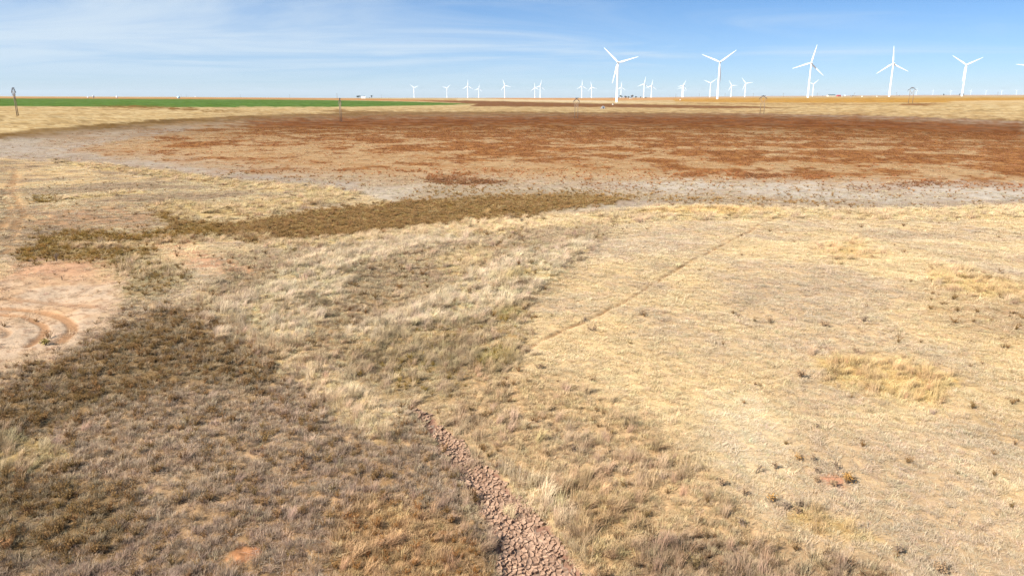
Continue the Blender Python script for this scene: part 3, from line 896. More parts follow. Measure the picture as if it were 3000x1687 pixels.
def wind(x, y):
    return 0.7 + 2.6 * fbm(x, y, 3.5, 2, 41) + 1.0 * fbm(x, y, 0.9, 2, 42)


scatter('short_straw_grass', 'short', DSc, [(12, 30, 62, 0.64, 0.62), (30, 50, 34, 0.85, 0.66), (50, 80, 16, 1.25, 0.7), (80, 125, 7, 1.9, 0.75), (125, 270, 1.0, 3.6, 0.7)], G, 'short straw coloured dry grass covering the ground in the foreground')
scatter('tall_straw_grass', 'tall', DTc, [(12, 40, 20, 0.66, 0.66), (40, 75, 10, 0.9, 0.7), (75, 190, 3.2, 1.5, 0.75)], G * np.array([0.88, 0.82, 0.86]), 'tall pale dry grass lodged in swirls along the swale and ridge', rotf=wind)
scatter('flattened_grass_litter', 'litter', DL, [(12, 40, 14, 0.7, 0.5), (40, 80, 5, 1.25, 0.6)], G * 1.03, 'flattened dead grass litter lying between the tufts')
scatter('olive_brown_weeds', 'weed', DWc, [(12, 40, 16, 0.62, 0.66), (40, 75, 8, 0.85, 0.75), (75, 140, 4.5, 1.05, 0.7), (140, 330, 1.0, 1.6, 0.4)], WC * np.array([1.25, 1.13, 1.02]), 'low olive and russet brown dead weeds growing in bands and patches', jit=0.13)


# ------------------------------------------------------------------ mesh helpers for things
def obj(name, me_, parent=None, loc=None, rot=None):
    o_ = bpy.data.objects.new(name, me_)
    COL.objects.link(o_)
    if parent is not None:
        o_.parent = parent
    if loc is not None:
        o_.location = loc
    if rot is not None:
        o_.rotation_euler = rot
    return o_


def thing(name, label, cat, loc, rz=0.0, group=None):
    o_ = bpy.data.objects.new(name, None)
    o_.empty_display_size = 0.5
    o_.location = loc
    o_.rotation_euler = (0, 0, rz)
    o_['label'] = label
    o_['category'] = cat
    if group:
        o_['group'] = group
    COL.objects.link(o_)
    return o_


class MB:
    def __init__(self):
        self.v, self.f = [], []

    def box(self, x0, x1, y0, y1, z0, z1):
        i = len(self.v)
        self.v += [(x, y, z) for z in (z0, z1) for x, y in ((x0, y0), (x1, y0), (x1, y1), (x0, y1))]
        self.f += [(i + 3, i + 2, i + 1, i), (i + 4, i + 5, i + 6, i + 7)] + [(i + k, i + (k + 1) % 4, i + 4 + (k + 1) % 4, i + 4 + k) for k in range(4)]
        return self

    def tube(self, a, b, r0, r1=None, n=8):
        r1 = r0 if r1 is None else r1
        a, b = Vector(a), Vector(b)
        d = (b - a).normalized()
        u = d.orthogonal().normalized()
        w = d.cross(u)
        i = len(self.v)
        for p, r in ((a, r0), (b, r1)):
            for k in range(n):
                t_ = 2 * math.pi * k / n
                self.v.append(tuple(p + (u * math.cos(t_) + w * math.sin(t_)) * r))
        self.f += [(i + k, i + (k + 1) % n, i + n + (k + 1) % n, i + n + k) for k in range(n)]
        self.f += [tuple(i + n - 1 - k for k in range(n)), tuple(i + n + k for k in range(n))]
        return self

    def beam(self, a, b, w, h):
        a, b = Vector(a), Vector(b)
        d = (b - a).normalized()
        s_ = d.cross(Vector((0, 0, 1)))
        s_ = s_.normalized() if s_.length > 1e-4 else Vector((1, 0, 0))
        q = s_.cross(d)
        i = len(self.v)
        for p in (a, b):
            for e, g_ in ((-1, -1), (1, -1), (1, 1), (-1, 1)):
                self.v.append(tuple(p + s_ * e * w / 2 + q * g_ * h / 2))
        self.f += [(i + 3, i + 2, i + 1, i), (i + 4, i + 5, i + 6, i + 7)] + [(i + k, i + (k + 1) % 4, i + 4 + (k + 1) % 4, i + 4 + k) for k in range(4)]
        return self

    def lathe(self, prof, n=20, z_axis=True):
        i = len(self.v)
        for r, z in prof:
            for k in range(n):
                t_ = 2 * math.pi * k / n
                self.v.append((r * math.cos(t_), r * math.sin(t_), z))
        m_ = len(prof)
        for j in range(m_ - 1):
            self.f += [(i + j * n + k, i + j * n + (k + 1) % n, i + (j + 1) * n + (k + 1) % n, i + (j + 1) * n + k) for k in range(n)]
        self.f += [tuple(i + n - 1 - k for k in range(n)), tuple(i + (m_ - 1) * n + k for k in range(n))]
        return self

    def mesh(self, name, mat, smooth=False):
        me_ = bpy.data.meshes.new(name)
        me_.from_pydata(self.v, [], self.f)
        me_.materials.append(M[mat] if isinstance(mat, str) else mat)
        if smooth:
            me_.polygons.foreach_set('use_smooth', np.ones(len(me_.polygons), bool))
        me_.update()
        return me_


def proj(p):
    d = Vector(p) - Vector((0, 0, CZ))
    w = d.y * math.cos(PITCH) - d.z * math.sin(PITCH)
    up = d.y * math.sin(PITCH) + d.z * math.cos(PITCH)
    return 1500 + FOC * d.x / w, 843.5 - FOC * up / w


# ------------------------------------------------------------------ cracked mud channel
chw_pts = np.array([[q.x, q.y] for q in (at(p[0] * K, p[1] * K) for p in CHAN)])
lo, hi = chw_pts.min(0), chw_pts.max(0)
bm = bmesh.new()
step = 0.22
nx, ny = int((hi[0] - lo[0]) / step) + 3, int((hi[1] - lo[1]) / step) + 3
gxs = lo[0] - step + step * np.arange(nx)
gys = lo[1] - step + step * np.arange(ny)
XX, YY = np.meshgrid(gxs, gys)
MI = inside(chw_pts, XX, YY) & (segdist(chw_pts, XX, YY) > 0.10)
ZZ = samp(GZ, lookup(XX.ravel(), YY.ravel())).reshape(XX.shape) + 0.012
vm_ = {}
fv, ff = [], []
for j in range(ny - 1):
    for i in range(nx - 1):
        if MI[j:j + 2, i:i + 2].all():
            idx = []
            for a_, b_ in ((j, i), (j, i + 1), (j + 1, i + 1), (j + 1, i)):
                if (a_, b_) not in vm_:
                    vm_[(a_, b_)] = len(fv)
                    fv.append((XX[a_, b_], YY[a_, b_], ZZ[a_, b_]))
                idx.append(vm_[(a_, b_)])
            ff.append(idx)
me_ = bpy.data.meshes.new('mud_channel')
me_.from_pydata(fv, [], ff)
me_.materials.append(M['mudbed'])
channel = obj('mud_channel', me_)
channel['kind'] = 'structure'
channel['label'] = 'dry watercourse of cracked reddish mud between the grass banks'

cell = 0.112
seeds = []
rnd = random.Random(5)
for j in range(-1, int((hi[1] - lo[1]) / cell / 0.87) + 2):
    for i in range(-1, int((hi[0] - lo[0]) / cell) + 2):
        seeds.append((lo[0] + (i + 0.5 * (j % 2)) * cell + rnd.gauss(0, 0.3) * cell, lo[1] + j * cell * 0.87 + rnd.gauss(0, 0.3) * cell))
sd = np.array(seeds)
sd = sd[rng.random(len(sd)) > 0.26 + 0.3 * fbm(sd[:, 0], sd[:, 1], 0.5, 2, 91)]      # fewer cracks here and there: larger plates
keep = inside(chw_pts, sd[:, 0], sd[:, 1])
keep &= (segdist(chw_pts, sd[:, 0], sd[:, 1]) > 0.06 + 0.30 * fbm(sd[:, 0], sd[:, 1], 0.6, 3, 71) + 0.08 * rng.random(len(sd)))
plates = []
for i in np.where(keep)[0]:
    p = sd[i]
    d2 = ((sd - p) ** 2).sum(1)
    nb = np.argsort(d2)[1:16]
    poly = [p + 0.4 * np.array([math.cos(a_), math.sin(a_)]) for a_ in np.linspace(0, 2 * math.pi, 9)[:-1]]
    for n_ in nb:
        q = sd[n_]
        mid, nr = (p + q) / 2, q - p
        out = []
        for k in range(len(poly)):
            a_, b_ = poly[k], poly[(k + 1) % len(poly)]
            da, db = (a_ - mid) @ nr, (b_ - mid) @ nr
            if da <= 0:
                out.append(a_)
            if (da < 0) != (db < 0) and da != db:
                out.append(a_ + (b_ - a_) * da / (da - db))
        poly = out
        if len(poly) < 3:
            break
    if len(poly) >= 3:
        plates.append((p, poly))
plates.sort(key=lambda q: q[0] @ q[0])


def plate_geo(p, poly, z0):
    """one curled mud plate with raised rim, about 30 triangles"""
    gap = rnd.uniform(0.74, 0.93)
    tilt = (rnd.gauss(0, 0.2), rnd.gauss(0, 0.2))
    th = rnd.uniform(0.02, 0.07)
    rim = rnd.uniform(0.0, 0.03)
    n = len(poly)
    v, f = [], []
    for q in poly:
        d = (q - p) * gap
        v.append((d[0] * 0.93, d[1] * 0.93, -0.02))
    for q in poly:
        d = (q - p) * gap
        v.append((d[0], d[1], th + rim + d @ np.array(tilt) + rnd.gauss(0, 0.005)))
    for q in poly:
        d = (q - p) * gap * 0.62
        v.append((d[0], d[1], th + d @ np.array(tilt) + rnd.gauss(0, 0.003)))
    v.append((0, 0, th - 0.006))
    c_ = 3 * n
    for k in range(n):
        k2 = (k + 1) % n
        f += [(k, k2, n + k2, n + k), (n + k, n + k2, 2 * n + k2, 2 * n + k), (2 * n + k, 2 * n + k2, c_)]
    return v, f


pz = samp(GZ, lookup(np.array([q[0][0] for q in plates]), np.array([q[0][1] for q in plates]))) + 0.012
vis = [i for i, q in enumerate(plates) if proj((q[0][0], q[0][1], pz[i]))[1] < 1690]
first = set(vis[:300])
rv, rf = [], []
for i, (p, poly) in enumerate(plates):
    v, f = plate_geo(p, poly, pz[i])
    if i in first:
        me_ = bpy.data.meshes.new('mud_plate')
        me_.from_pydata(v, [], f)
        me_.materials.append(M['mud'])
        obj('mud_plate', me_, channel, (p[0], p[1], pz[i]))
    else:
        b0 = len(rv)
        rv += [(a_ + p[0], b_ + p[1], c_ + pz[i]) for a_, b_, c_ in v]
        rf += [tuple(k + b0 for k in q) for q in f]
me_ = bpy.data.meshes.new('far_mud_plates')
me_.from_pydata(rv, [], rf)
me_.materials.append(M['mud'])
o_ = obj('mud_plates', me_, channel)
o_['kind'] = 'stuff'
print('plates', len(plates))


# ------------------------------------------------------------------ wind turbines
HUB, BL = 80.0, 43.0
tower_me = MB().lathe([(2.7, 0), (2.7, 0.4), (2.15, 0.4), (2.0, 20), (1.75, 45), (1.45, 70), (1.3, 78.2)], 24).mesh('tower', 'turbine', True)
mbn = MB()
prof = [(-7.0, 1.55, 1.5), (-6.4, 1.75, 1.8), (-2, 1.9, 1.95), (2.6, 1.8, 1.8), (3.0, 1.5, 1.5)]
for y, hx, hz_ in prof:
    for k in range(12):
        t_ = 2 * math.pi * (k + 0.5) / 12
        cx_, cz_ = math.cos(t_), math.sin(t_)
        q = 1 / max(abs(cx_), abs(cz_)) ** 0.75
        mbn.v.append((cx_ * q * hx, y, cz_ * q * hz_))
for j in range(len(prof) - 1):
    mbn.f += [(j * 12 + k, (j + 1) * 12 + k, (j + 1) * 12 + (k + 1) % 12, j * 12 + (k + 1) % 12) for k in range(12)]
mbn.f += [tuple(range(12)), tuple(range(59, 47, -1))]
nac_me = mbn.mesh('nacelle', 'turbine')
vent_me = MB().box(-1.15, 1.15, -7.12, -7.003, -1.3, 0.5).mesh('rear_vent', 'vent')
mbh = MB()
for r_, y in ((1.2, 3.02), (1.6, 3.6), (1.65, 4.8), (1.3, 5.8), (0.6, 6.5), (0.1, 6.7)):
    for k in range(14):
        t_ = 2 * math.pi * k / 14
        mbh.v.append((r_ * math.cos(t_), y, r_ * math.sin(t_)))
for j in range(5):
    mbh.f += [(j * 14 + k, (j + 1) * 14 + k, (j + 1) * 14 + (k + 1) % 14, j * 14 + (k + 1) % 14) for k in range(14)]
mbh.f += [tuple(range(14)), tuple(range(83, 69, -1))]
hub_me = mbh.mesh('hub', 'turbine', True)
mbb = MB()
sec = [(1.2, 1.0, 1.0, 0.0), (3.0, 1.05, 1.0, 0.0), (6.0, 1.5, 0.75, 0.3), (9.5, 1.85, 0.55, 0.45), (14, 1.55, 0.42, 0.4), (22, 1.1, 0.3, 0.3), (32, 0.7, 0.2, 0.2), (40, 0.4, 0.12, 0.1), (BL - 0.5, 0.3, 0.06, 0.0), (BL, 0.06, 0.03, 0.0)]
for z, hx, hy, off in sec:
    for k in range(10):
        t_ = 2 * math.pi * k / 10
        mbb.v.append((hx * math.cos(t_) + off, hy * math.sin(t_) + 0.9 * (z / BL) ** 2, z))
for j in range(len(sec) - 1):
    mbb.f += [(j * 10 + k, j * 10 + (k + 1) % 10, (j + 1) * 10 + (k + 1) % 10, (j + 1) * 10 + k) for k in range(10)]
mbb.f += [tuple(range(9, -1, -1)), tuple((len(sec) - 1) * 10 + k for k in range(10))]
blade_me = mbb.mesh('blade', 'turbine', True)
WIND_Z = R(-12)


def turbine(p, theta, label, group):
    t_ = thing('wind_turbine', label, 'wind turbine', (p.x, p.y, p.z - 0.3), WIND_Z, group)
    obj('tower', tower_me, t_)
    n_ = obj('nacelle', nac_me, t_, (0, 0, HUB))
    obj('rear_vent', vent_me, n_)
    h_ = obj('hub', hub_me, t_, (0, 0, HUB))
    for k in range(3):
        obj('blade', blade_me, t_, (0, 4.2, HUB), (0, theta + k * 2 * math.pi / 3, 0))
    return t_


def ang(hx, hy, tx, ty):
    return math.atan2(tx - hx, hy - ty)


BIG = 'tall wind turbines in a row behind the lake bed'
for u, dep, a_, lab in (
        (1807, 1500, ang(478, 290, 292, 108), 'tall white wind turbine nearest the dark tree clump, leftmost of the large ones'),
        (2102, 1615, ang(1757, 287, 1972, 125), 'tall white wind turbine with one blade hanging straight down beside its tower'),
        (2367, 1724, ang(437, 238, 483, 40), 'tall white wind turbine just left of the dark roofed barn'),
        (2605, 1810, ang(1262, 245, 1250, 68), 'tall white wind turbine with one blade pointing straight up, near the braced power pole'),
        (2818, 1900, ang(1992, 258, 1857, 168), 'tall white wind turbine near the right edge with its blades in a Y'),
        (3012, 1990, R(-83), 'tall white wind turbine cut off by the right edge, one blade tip showing')):
    p = at_depth(u, dep)
    turbine(p, a_, lab, BIG)
    print('T', [round(q) for q in proj(p)], [round(q) for q in proj(p + Vector((0, 0, 80)))])

SMALL = 'small wind turbines along the horizon'
far_t = [  # hub column, hub row, rotor angle, label
    (1212.2, 257.8, ang(267, 248, 220, 212), 'distant wind turbine farthest to the left on the horizon'),
    (1308.8, 258.7, ang(682, 252, 630, 235), 'second distant wind turbine from the left, standing alone with blades in a Y'),
    (1370, 252.4, R(0), 'third distant wind turbine from the left, taller of a pair, one blade straight up'),
    (1402.2, 260, ang(1083, 258, 1093, 195), 'fourth distant wind turbine from the left, smaller of a pair'),
    (1478.4, 251.2, ang(1410, 220, 1387, 155), 'fifth distant wind turbine from the left, standing alone'),
    (1566.9, 257.8, ang(1790, 248, 1782, 178), 'sixth distant wind turbine from the left, shorter of two overlapping rotors'),
    (1582.7, 252.4, ang(1858, 225, 1873, 150), 'seventh distant wind turbine from the left, taller of two overlapping rotors'),
    (1705, 252.6, R(0), 'distant wind turbine above the middle power pole, one blade straight up'),
    (1733.4, 255.9, ang(2505, 240, 2490, 178), 'distant wind turbine between the middle power pole and the leftmost large turbine'),
    (1820, 256.3, ang(515, 585, 517, 540), 'distant wind turbine rising behind the dark tree clump'),
    (1887.5, 246.2, ang(805, 542, 820, 452), 'distant wind turbine right of the tree clump, taller of the pair there'),
    (1909.2, 251.6, ang(898, 565, 910, 490), 'distant wind turbine right of the tree clump, shorter of the pair there'),
    (2002.5, 251.6, ang(1297, 565, 1318, 512), 'distant wind turbine whose rotor overlaps another, the higher one'),
    (1998.5, 257.4, ang(1285, 590, 1300, 535), 'distant wind turbine whose rotor overlaps another, the lower one'),
    (2082, 243.9, ang(1640, 532, 1700, 487), 'distant wind turbine immediately left of the second large turbine'),
    (2143.7, 250.9, ang(1905, 562, 1880, 520), 'distant wind turbine right of the second large turbine, the smaller of two'),
    (2184.9, 244.6, ang(2082, 535, 2043, 485), 'distant wind turbine right of the second large turbine, the taller of two'),
    (2383.9, 246.6, ang(460, 435, 505, 393), 'distant wind turbine close behind the third large turbine'),
    (2685.8, 264.1, ang(1497, 495, 1500, 465), 'tiny far wind turbine beside the braced power pole'),
    (2734, 267, ang(1663, 505, 1672, 470), 'tiny far wind turbine between the braced power pole and a lone tree'),
    (2786.5, 268.5, ang(1843, 510, 1832, 488), 'tiny far wind turbine just left of the rightmost full large turbine'),
    (2845, 268.5, ang(2045, 510, 2055, 478), 'tiny far wind turbine just right of the rightmost full large turbine'),
    (2889.6, 267.9, ang(2197, 508, 2170, 492), 'tiny far wind turbine, third from the right edge on the horizon'),
    (2935.6, 267.9, ang(2355, 508, 2333, 493), 'tiny far wind turbine, second from the right edge on the horizon'),
    (2979, 267, ang(2505, 505, 2530, 490), 'tiny far wind turbine closest to the right edge on the horizon'),
]
for u, v, a_, lab in far_t:
    t0, t1 = 2000.0, 14000.0
    for _ in range(40):
        tm = (t0 + t1) / 2
        p = at_depth(u, tm)
        if proj(p + Vector((0, 0, HUB)))[1] < v:
            t0 = tm
        else:
            t1 = tm
    p = at_depth(u, t0)
    p.x += (u - proj(p + Vector((0, 0, HUB)))[0]) * t0 / FOC
    turbine(p, a_, lab, SMALL)

# ------------------------------------------------------------------ power poles
def hframe_meshes(H=12.5, hw=1.85, thick=1.0):
    r_ = {}
    r_['post'] = MB().tube((0, 0, -0.5), (0, 0, H - 1.6), 0.19 * thick, 0.14 * thick, 10).mesh('post', 'pole', True)
    a_ = MB()
    a_.beam((0.05, 0.22, H - 0.05), (-3.9, 0.22, H - 2.1), 0.24 * thick, 0.34 * thick)
    r_['arm'] = a_.mesh('arm', 'arm')
    r_['cross_bar'] = MB().beam((-1.95, -0.2, H - 0.1), (1.95, -0.2, H - 0.1), 0.22 * thick, 0.26 * thick).mesh('cross_bar', 'arm')
    r_['brace'] = MB().beam((-hw, 0, H - 2.4), (hw, 0, H - 6.4), 0.12 * thick, 0.18 * thick).mesh('brace', 'pole')
    i_ = MB()
    for k in range(7):
        i_.lathe([(0.05, -0.18 * k - 0.02), (0.16, -0.18 * k - 0.08), (0.05, -0.18 * k - 0.17)], 8)
    r_['insulator'] = i_.mesh('insulator', 'insul')
    return r_


HF = hframe_meshes()
HFAR = hframe_meshes(H=20.0, hw=2.4, thick=1.6)


def hframe(p, rz, label, group, ms, H=12.5, hw=1.85):
    t_ = thing('power_pole', label, 'power pole', (p.x, p.y, p.z), rz, group)
    for s_ in (-1, 1):
        obj('post', ms['post'], t_, (s_ * hw, 0, 0))
        ar = obj('arm', ms['arm'], t_, None, (0, 0, 0))
        if s_ > 0:
            ar.rotation_euler = (0, 0, math.pi)
        br = obj('brace', ms['brace'], t_, (0, 0.06 * s_, 0))
        if s_ > 0:
            br.rotation_euler = (0, 0, math.pi)
    obj('cross_bar', ms['cross_bar'], t_)
    for x_ in (-3.7, 0.0, 3.7):
        obj('insulator', ms['insulator'], t_, (x_, 0.1, H - 2.2 if x_ else H - 0.35))
    return t_


PB = [(52, 340, 'wooden H-frame power pole at the far left edge in front of the green field'),
      (999, 357, 'wooden H-frame power pole left of centre at the far edge of the russet weeds'),
      (1688, 347, 'wooden H-frame power pole near the centre below two distant turbines'),
      (2232, 334, 'wooden H-frame power pole right of the second large turbine, its peak on the skyline'),
      (2667, 303, 'wooden H-frame power pole with a clear X brace against the sky at right')]
pp = [at(u, v) for u, v, _ in PB]
ldir = (pp[-1] - pp[0])
lrz = math.atan2(ldir.y, ldir.x)
for p, (u, v, lab) in zip(pp, PB):
    hframe(p, lrz + math.pi / 2, lab, 'H-frame power poles along the far shore', HF)
    print('P', [round(q) for q in p], [round(q) for q in proj(p + Vector((0, 0, 12.5)))])
for u, lab in ((1980, 'left of the pair of overlapping turbines'), (2048.6, 'between the overlapping turbines and the second large turbine'), (2123.9, 'right of the second large turbine'), (2206.6, 'just left of the H-frame pole on the skyline'), (2295, 'left of the third large turbine'), (2394, 'close right of the third large turbine'), (2502.7, 'above the small trees right of the red barn'), (2625.5, 'right of the fourth large turbine'), (2922.5, 'among the tiny turbines at right')):
    p = at_depth(u, 4200)
    hframe(p, R(100), 'faint distant transmission pole ' + lab, 'distant transmission poles', HFAR, 20.0, 2.4)

# thin single utility poles on the left horizon
upole = MB().tube((0, 0, -0.3), (0, 0, 12), 0.3, 0.22, 8).mesh('post', 'pole', True)
ubar = MB().beam((-1.3, 0, 11.2), (1.3, 0, 11.2), 0.2, 0.25).mesh('cross_bar', 'arm')
for u, dep, lab in ((531, 3000, 'nearer the pale blue tank'), (546, 3000, 'right of the pale blue tank'), (704, 2900, 'standing alone left of centre'), (849, 2600, 'left of the farm trees'), (987.5, 1500, 'just left of the second H-frame pole'), (1117, 2500, 'right of the farm trees')):
    p = at_depth(u, dep)
    t_ = thing('utility_pole', 'thin wooden utility pole on the left horizon ' + lab, 'utility pole', p, R(30), 'thin utility poles on the horizon')
    obj('post', upole, t_)
    obj('cross_bar', ubar, t_)

# ------------------------------------------------------------------ farmsteads, trees, tanks
def tree(u, dep, h, w, label, group, leaf='leaf', seed=0, name='farm_tree', dens=1.0):
    rd = random.Random(seed)
    p = at_depth(u, dep)
    t_ = thing(name, label, 'tree', p, rd.uniform(0, 6), group)
    tr_ = MB()
    tr_.tube((0, 0, -0.3), (0.1, 0, h * 0.45), 0.035 * h, 0.022 * h, 8)
    cl = []
    for k in range(9):
        a1 = rd.uniform(0, 6.28)
        rr = w / 2 * rd.uniform(0.15, 0.7)
        zc = h * rd.uniform(0.38, 0.86)
        c_ = Vector((rr * math.cos(a1), rr * math.sin(a1), zc))
        tr_.tube((0.05, 0, h * rd.uniform(0.2, 0.42)), c_, 0.014 * h, 0.005 * h, 5)
        cl.append((c_, w * rd.uniform(0.16, 0.30), h * rd.uniform(0.10, 0.2)))
    obj('trunk', tr_.mesh('trunk', 'bark'), t_)
    lv, lf = [], []
    for c_, rw, rh in cl:
        for _ in range(int(70 * dens)):
            d = Vector((rd.gauss(0, 1), rd.gauss(0, 1), rd.gauss(0, 1))).normalized() * rd.random() ** 0.4
            q = c_ + Vector((d.x * rw, d.y * rw, d.z * rh))
            q.z = min(max(q.z, 0.12 * h), h)
            e1 = Vector((rd.gauss(0, 1), rd.gauss(0, 1), rd.gauss(0, 1))).normalized() * 0.045 * h
            e2 = e1.orthogonal().normalized() * 0.03 * h
            i = len(lv)
            lv += [tuple(q - e1), tuple(q + e2), tuple(q + e1), tuple(q - e2)]
            lf.append((i, i + 1, i + 2, i + 3))
    mc = bpy.data.meshes.new('crown')
    mc.from_pydata(lv, [], lf)
    mc.materials.append(M[leaf])
    obj('crown', mc, t_)


G1, G2, G3 = 'trees at the left farmstead', 'trees in the dark clump', 'trees near the red barn'
for u, h, w, lab in ((1046, 10, 5, 'tall dark tree at the left end of the white farmhouse grove'), (1050.5, 9.5, 6, 'dark tree second from left by the white farmhouse'), (1055, 9, 3.5, 'slender dark tree just left of the white farmhouse'), (1066.5, 7.5, 8, 'rounded dark tree directly behind the white farmhouse'), (1088.5, 9, 6.5, 'lone dark tree standing right of the white farmhouse'), (1083, 3, 6, 'low bush left of the lone tree at the white farmhouse')):
    tree(u, 2200 + random.uniform(0, 40), h, w, lab, G1, 'leaf', int(u))
for u, h, w, lf_, lab in ((1820, 12, 12, 'leaf', 'large dark tree at the left end of the tree clump by the leftmost large turbine'), (1833, 10.5, 13, 'leaf2', 'broad brown tree second from left in the dark clump'), (1843, 9, 12, 'leaf', 'low tree in the middle of the dark clump'), (1852, 14, 11, 'leaf2', 'tallest brown tree of the dark clump'), (1863.5, 8, 9, 'leaf', 'small tree at the right end of the dark clump'), (1876.5, 7.5, 4, 'leaf', 'slender tree standing apart right of the dark clump'), (1892, 5, 6, 'leaf', 'small bush right of the dark clump'), (1787, 3.2, 5, 'leaf', 'tiny bush left of the leftmost large turbine'), (1793.5, 3.0, 5, 'leaf', 'tiny bush touching the left of the leftmost large turbine'), (1811.5, 5, 4, 'leaf', 'small tree peeking out right of the leftmost large turbine')):
    tree(u, 2500 + random.uniform(0, 40), h, w, lab, G2, lf_, int(u))
for u, dep, h, w, lab in ((2410, 3000, 3, 5, 'tiny bush left of the dark roofed barn'), (2492, 3000, 3, 6, 'tiny bush right of the white silo'), (2499, 3000, 5, 7, 'small tree right of the white silo'), (2507, 3000, 3.5, 5, 'tiny bush at the right end of the barn trees'), (2634, 3000, 4, 5, 'tiny bush between the fourth large turbine and the braced pole'), (2764.5, 2800, 9, 7.5, 'lone dark tree left of the rightmost full large turbine'), (2811, 2600, 9, 7, 'dark tree touching the left of the rightmost full turbine tower'), (2822.5, 2600, 8, 5, 'dark tree peeking out right of the rightmost full turbine tower')):
    tree(u, dep, h, w, lab, G3, 'leaf', int(u))


def house(u, dep, w, d, hw_, hr, wall, roof, label, cat='farmhouse', rz=0.0, nwin=3):
    p = at_depth(u, dep)
    t_ = thing(cat.replace(' ', '_'), label, cat, p, rz)
    m_ = MB()
    m_.box(-w / 2, w / 2, -d / 2, d / 2, -0.5, hw_)
    i = len(m_.v)
    m_.v += [(-w / 2, -d / 2, hw_), (-w / 2, d / 2, hw_), (-w / 2, 0, hw_ + hr * 0.97), (w / 2, -d / 2, hw_), (w / 2, d / 2, hw_), (w / 2, 0, hw_ + hr * 0.97)]
    m_.f += [(i, i + 2, i + 1), (i + 3, i + 4, i + 5)]
    obj('wall', m_.mesh('wall', wall), t_)
    r_ = MB()
    for s_ in (-1, 1):
        y0, y1 = s_ * (d / 2 + 0.4), 0.0
        z0, z1 = hw_ - 0.15, hw_ + hr
        i = len(r_.v)
        x0, x1 = -w / 2 - 0.4, w / 2 + 0.4
        r_.v += [(x0, y0, z0), (x1, y0, z0), (x1, y1, z1), (x0, y1, z1), (x0, y0, z0 + 0.2), (x1, y0, z0 + 0.2), (x1, y1, z1 + 0.2), (x0, y1, z1 + 0.2)]
        r_.f += [(i + 3, i + 2, i + 1, i), (i + 4, i + 5, i + 6, i + 7)] + [(i + k, i + (k + 1) % 4, i + 4 + (k + 1) % 4, i + 4 + k) for k in range(4)]
    obj('roof', r_.mesh('roof', roof), t_)
    for k in range(nwin):
        x_ = -w / 2 + w * (k + 0.5) / nwin
        obj('window', MB().box(x_ - 0.5, x_ + 0.5, -d / 2 - 0.06, -d / 2 - 0.003, 1.0, 2.1).mesh('window', 'glass'), t_)
    obj('door', MB().box(w * 0.1, w * 0.1 + 1.0, -d / 2 - 0.08, -d / 2 - 0.065, 0, 2.1).mesh('door', 'roofgrey'), t_)


house(1064.5, 2190, 13, 8, 3.0, 1.6, 'whitewall', 'whitewall', 'low white farmhouse among dark trees on the left horizon')
house(1848, 2490, 9, 7, 2.8, 1.6, 'creamwall', 'roofgrey', 'small tan house in front of the dark tree clump')
house(2435, 2900, 30, 16, 4.0, 3.6, 'creamwall', 'roofdark', 'long barn with a dark roof on the right horizon', 'barn', 0.05, 4)
house(2457, 2880, 14, 10, 3.6, 2.4, 'redwall', 'roofred', 'small red barn right of the dark roofed barn', 'barn', 0.2, 2)
house(2468, 2900, 5, 4, 2.4, 1.0, 'whitewall', 'roofgrey', 'tiny white shed right of the red barn', 'shed', 0, 1)


def tank(p, r_, h, mat, label, cat='tank', dome=True):
    t_ = thing(cat, label, cat, p)
    obj('shell', MB().lathe([(r_, -0.3), (r_, h), (r_ * 0.98, h + 0.02)], 24).mesh('shell', mat, True), t_)
    obj('roof', MB().lathe([(r_ * 1.02, h), (r_ * 1.02, h + 0.08), (r_ * 0.5, h + r_ * 0.22), (0.02, h + r_ * 0.3)], 24).mesh('roof', mat, True), t_)
    obj('hatch', MB().lathe([(r_ * 0.16, h + r_ * 0.26), (r_ * 0.16, h + r_ * 0.26 + 0.25), (0.02, h + r_ * 0.26 + 0.28)], 10).mesh('hatch', 'galv'), t_)


tank(at_depth(2475.5, 2900), 1.8, 5.5, 'tank', 'slim white silo right of the red barn', 'silo')
tank(at_depth(257, 1500), 1.5, 1.7, 'tank', 'small low white tank at the far edge of the green field, leftmost')
tank(at_depth(273.5, 1500), 1.5, 4.4, 'galv', 'grey steel tank behind the green field, right of the low white tank')
tank(at_depth(342, 1450), 1.5, 3.6, 'tank', 'bright white tank at the far edge of the green field')
tank(at_depth(522.5, 1400), 2.6, 3.4, 'tankblue', 'wide pale blue tank at the far edge of the green field')
tank(at_depth(571.5, 2800), 1.8, 3.0, 'tank', 'tiny white tank right of the pale blue tank')


def cabinet(p, w, h, mat, label):
    t_ = thing('equipment_box', label, 'box', p, R(20))
    obj('cabinet', MB().box(-w / 2, w / 2, -w * 0.4, w * 0.4, -0.2, h).mesh('cabinet', mat), t_)
    obj('lid', MB().box(-w * 0.55, w * 0.55, -w * 0.45, w * 0.45, h + 0.002, h + 0.12).mesh('lid', 'galv'), t_)
    obj('base', MB().box(-w * 0.7, w * 0.7, -w * 0.6, w * 0.6, -0.3, 0.1).mesh('base', 'creamwall'), t_)


cabinet(at(1795.5, 308), 1.6, 1.7, 'creamwall', 'small pale equipment box left of the foot of the leftmost large turbine')
cabinet(at(1993, 294), 1.8, 1.8, 'whitewall', 'small white equipment box left of the second large turbine')
cabinet(at_depth(2526, 1700), 1.8, 2.6, 'whitewall', 'small white equipment box in the gold field, left one of two')
cabinet(at_depth(2570, 1700), 2.6, 2.4, 'creamwall', 'small cream equipment box in the gold field, right one of two')
cabinet(at_depth(2494, 1600), 1.6, 1.8, 'galv', 'small dark equipment box in the gold field left of the two pale ones')

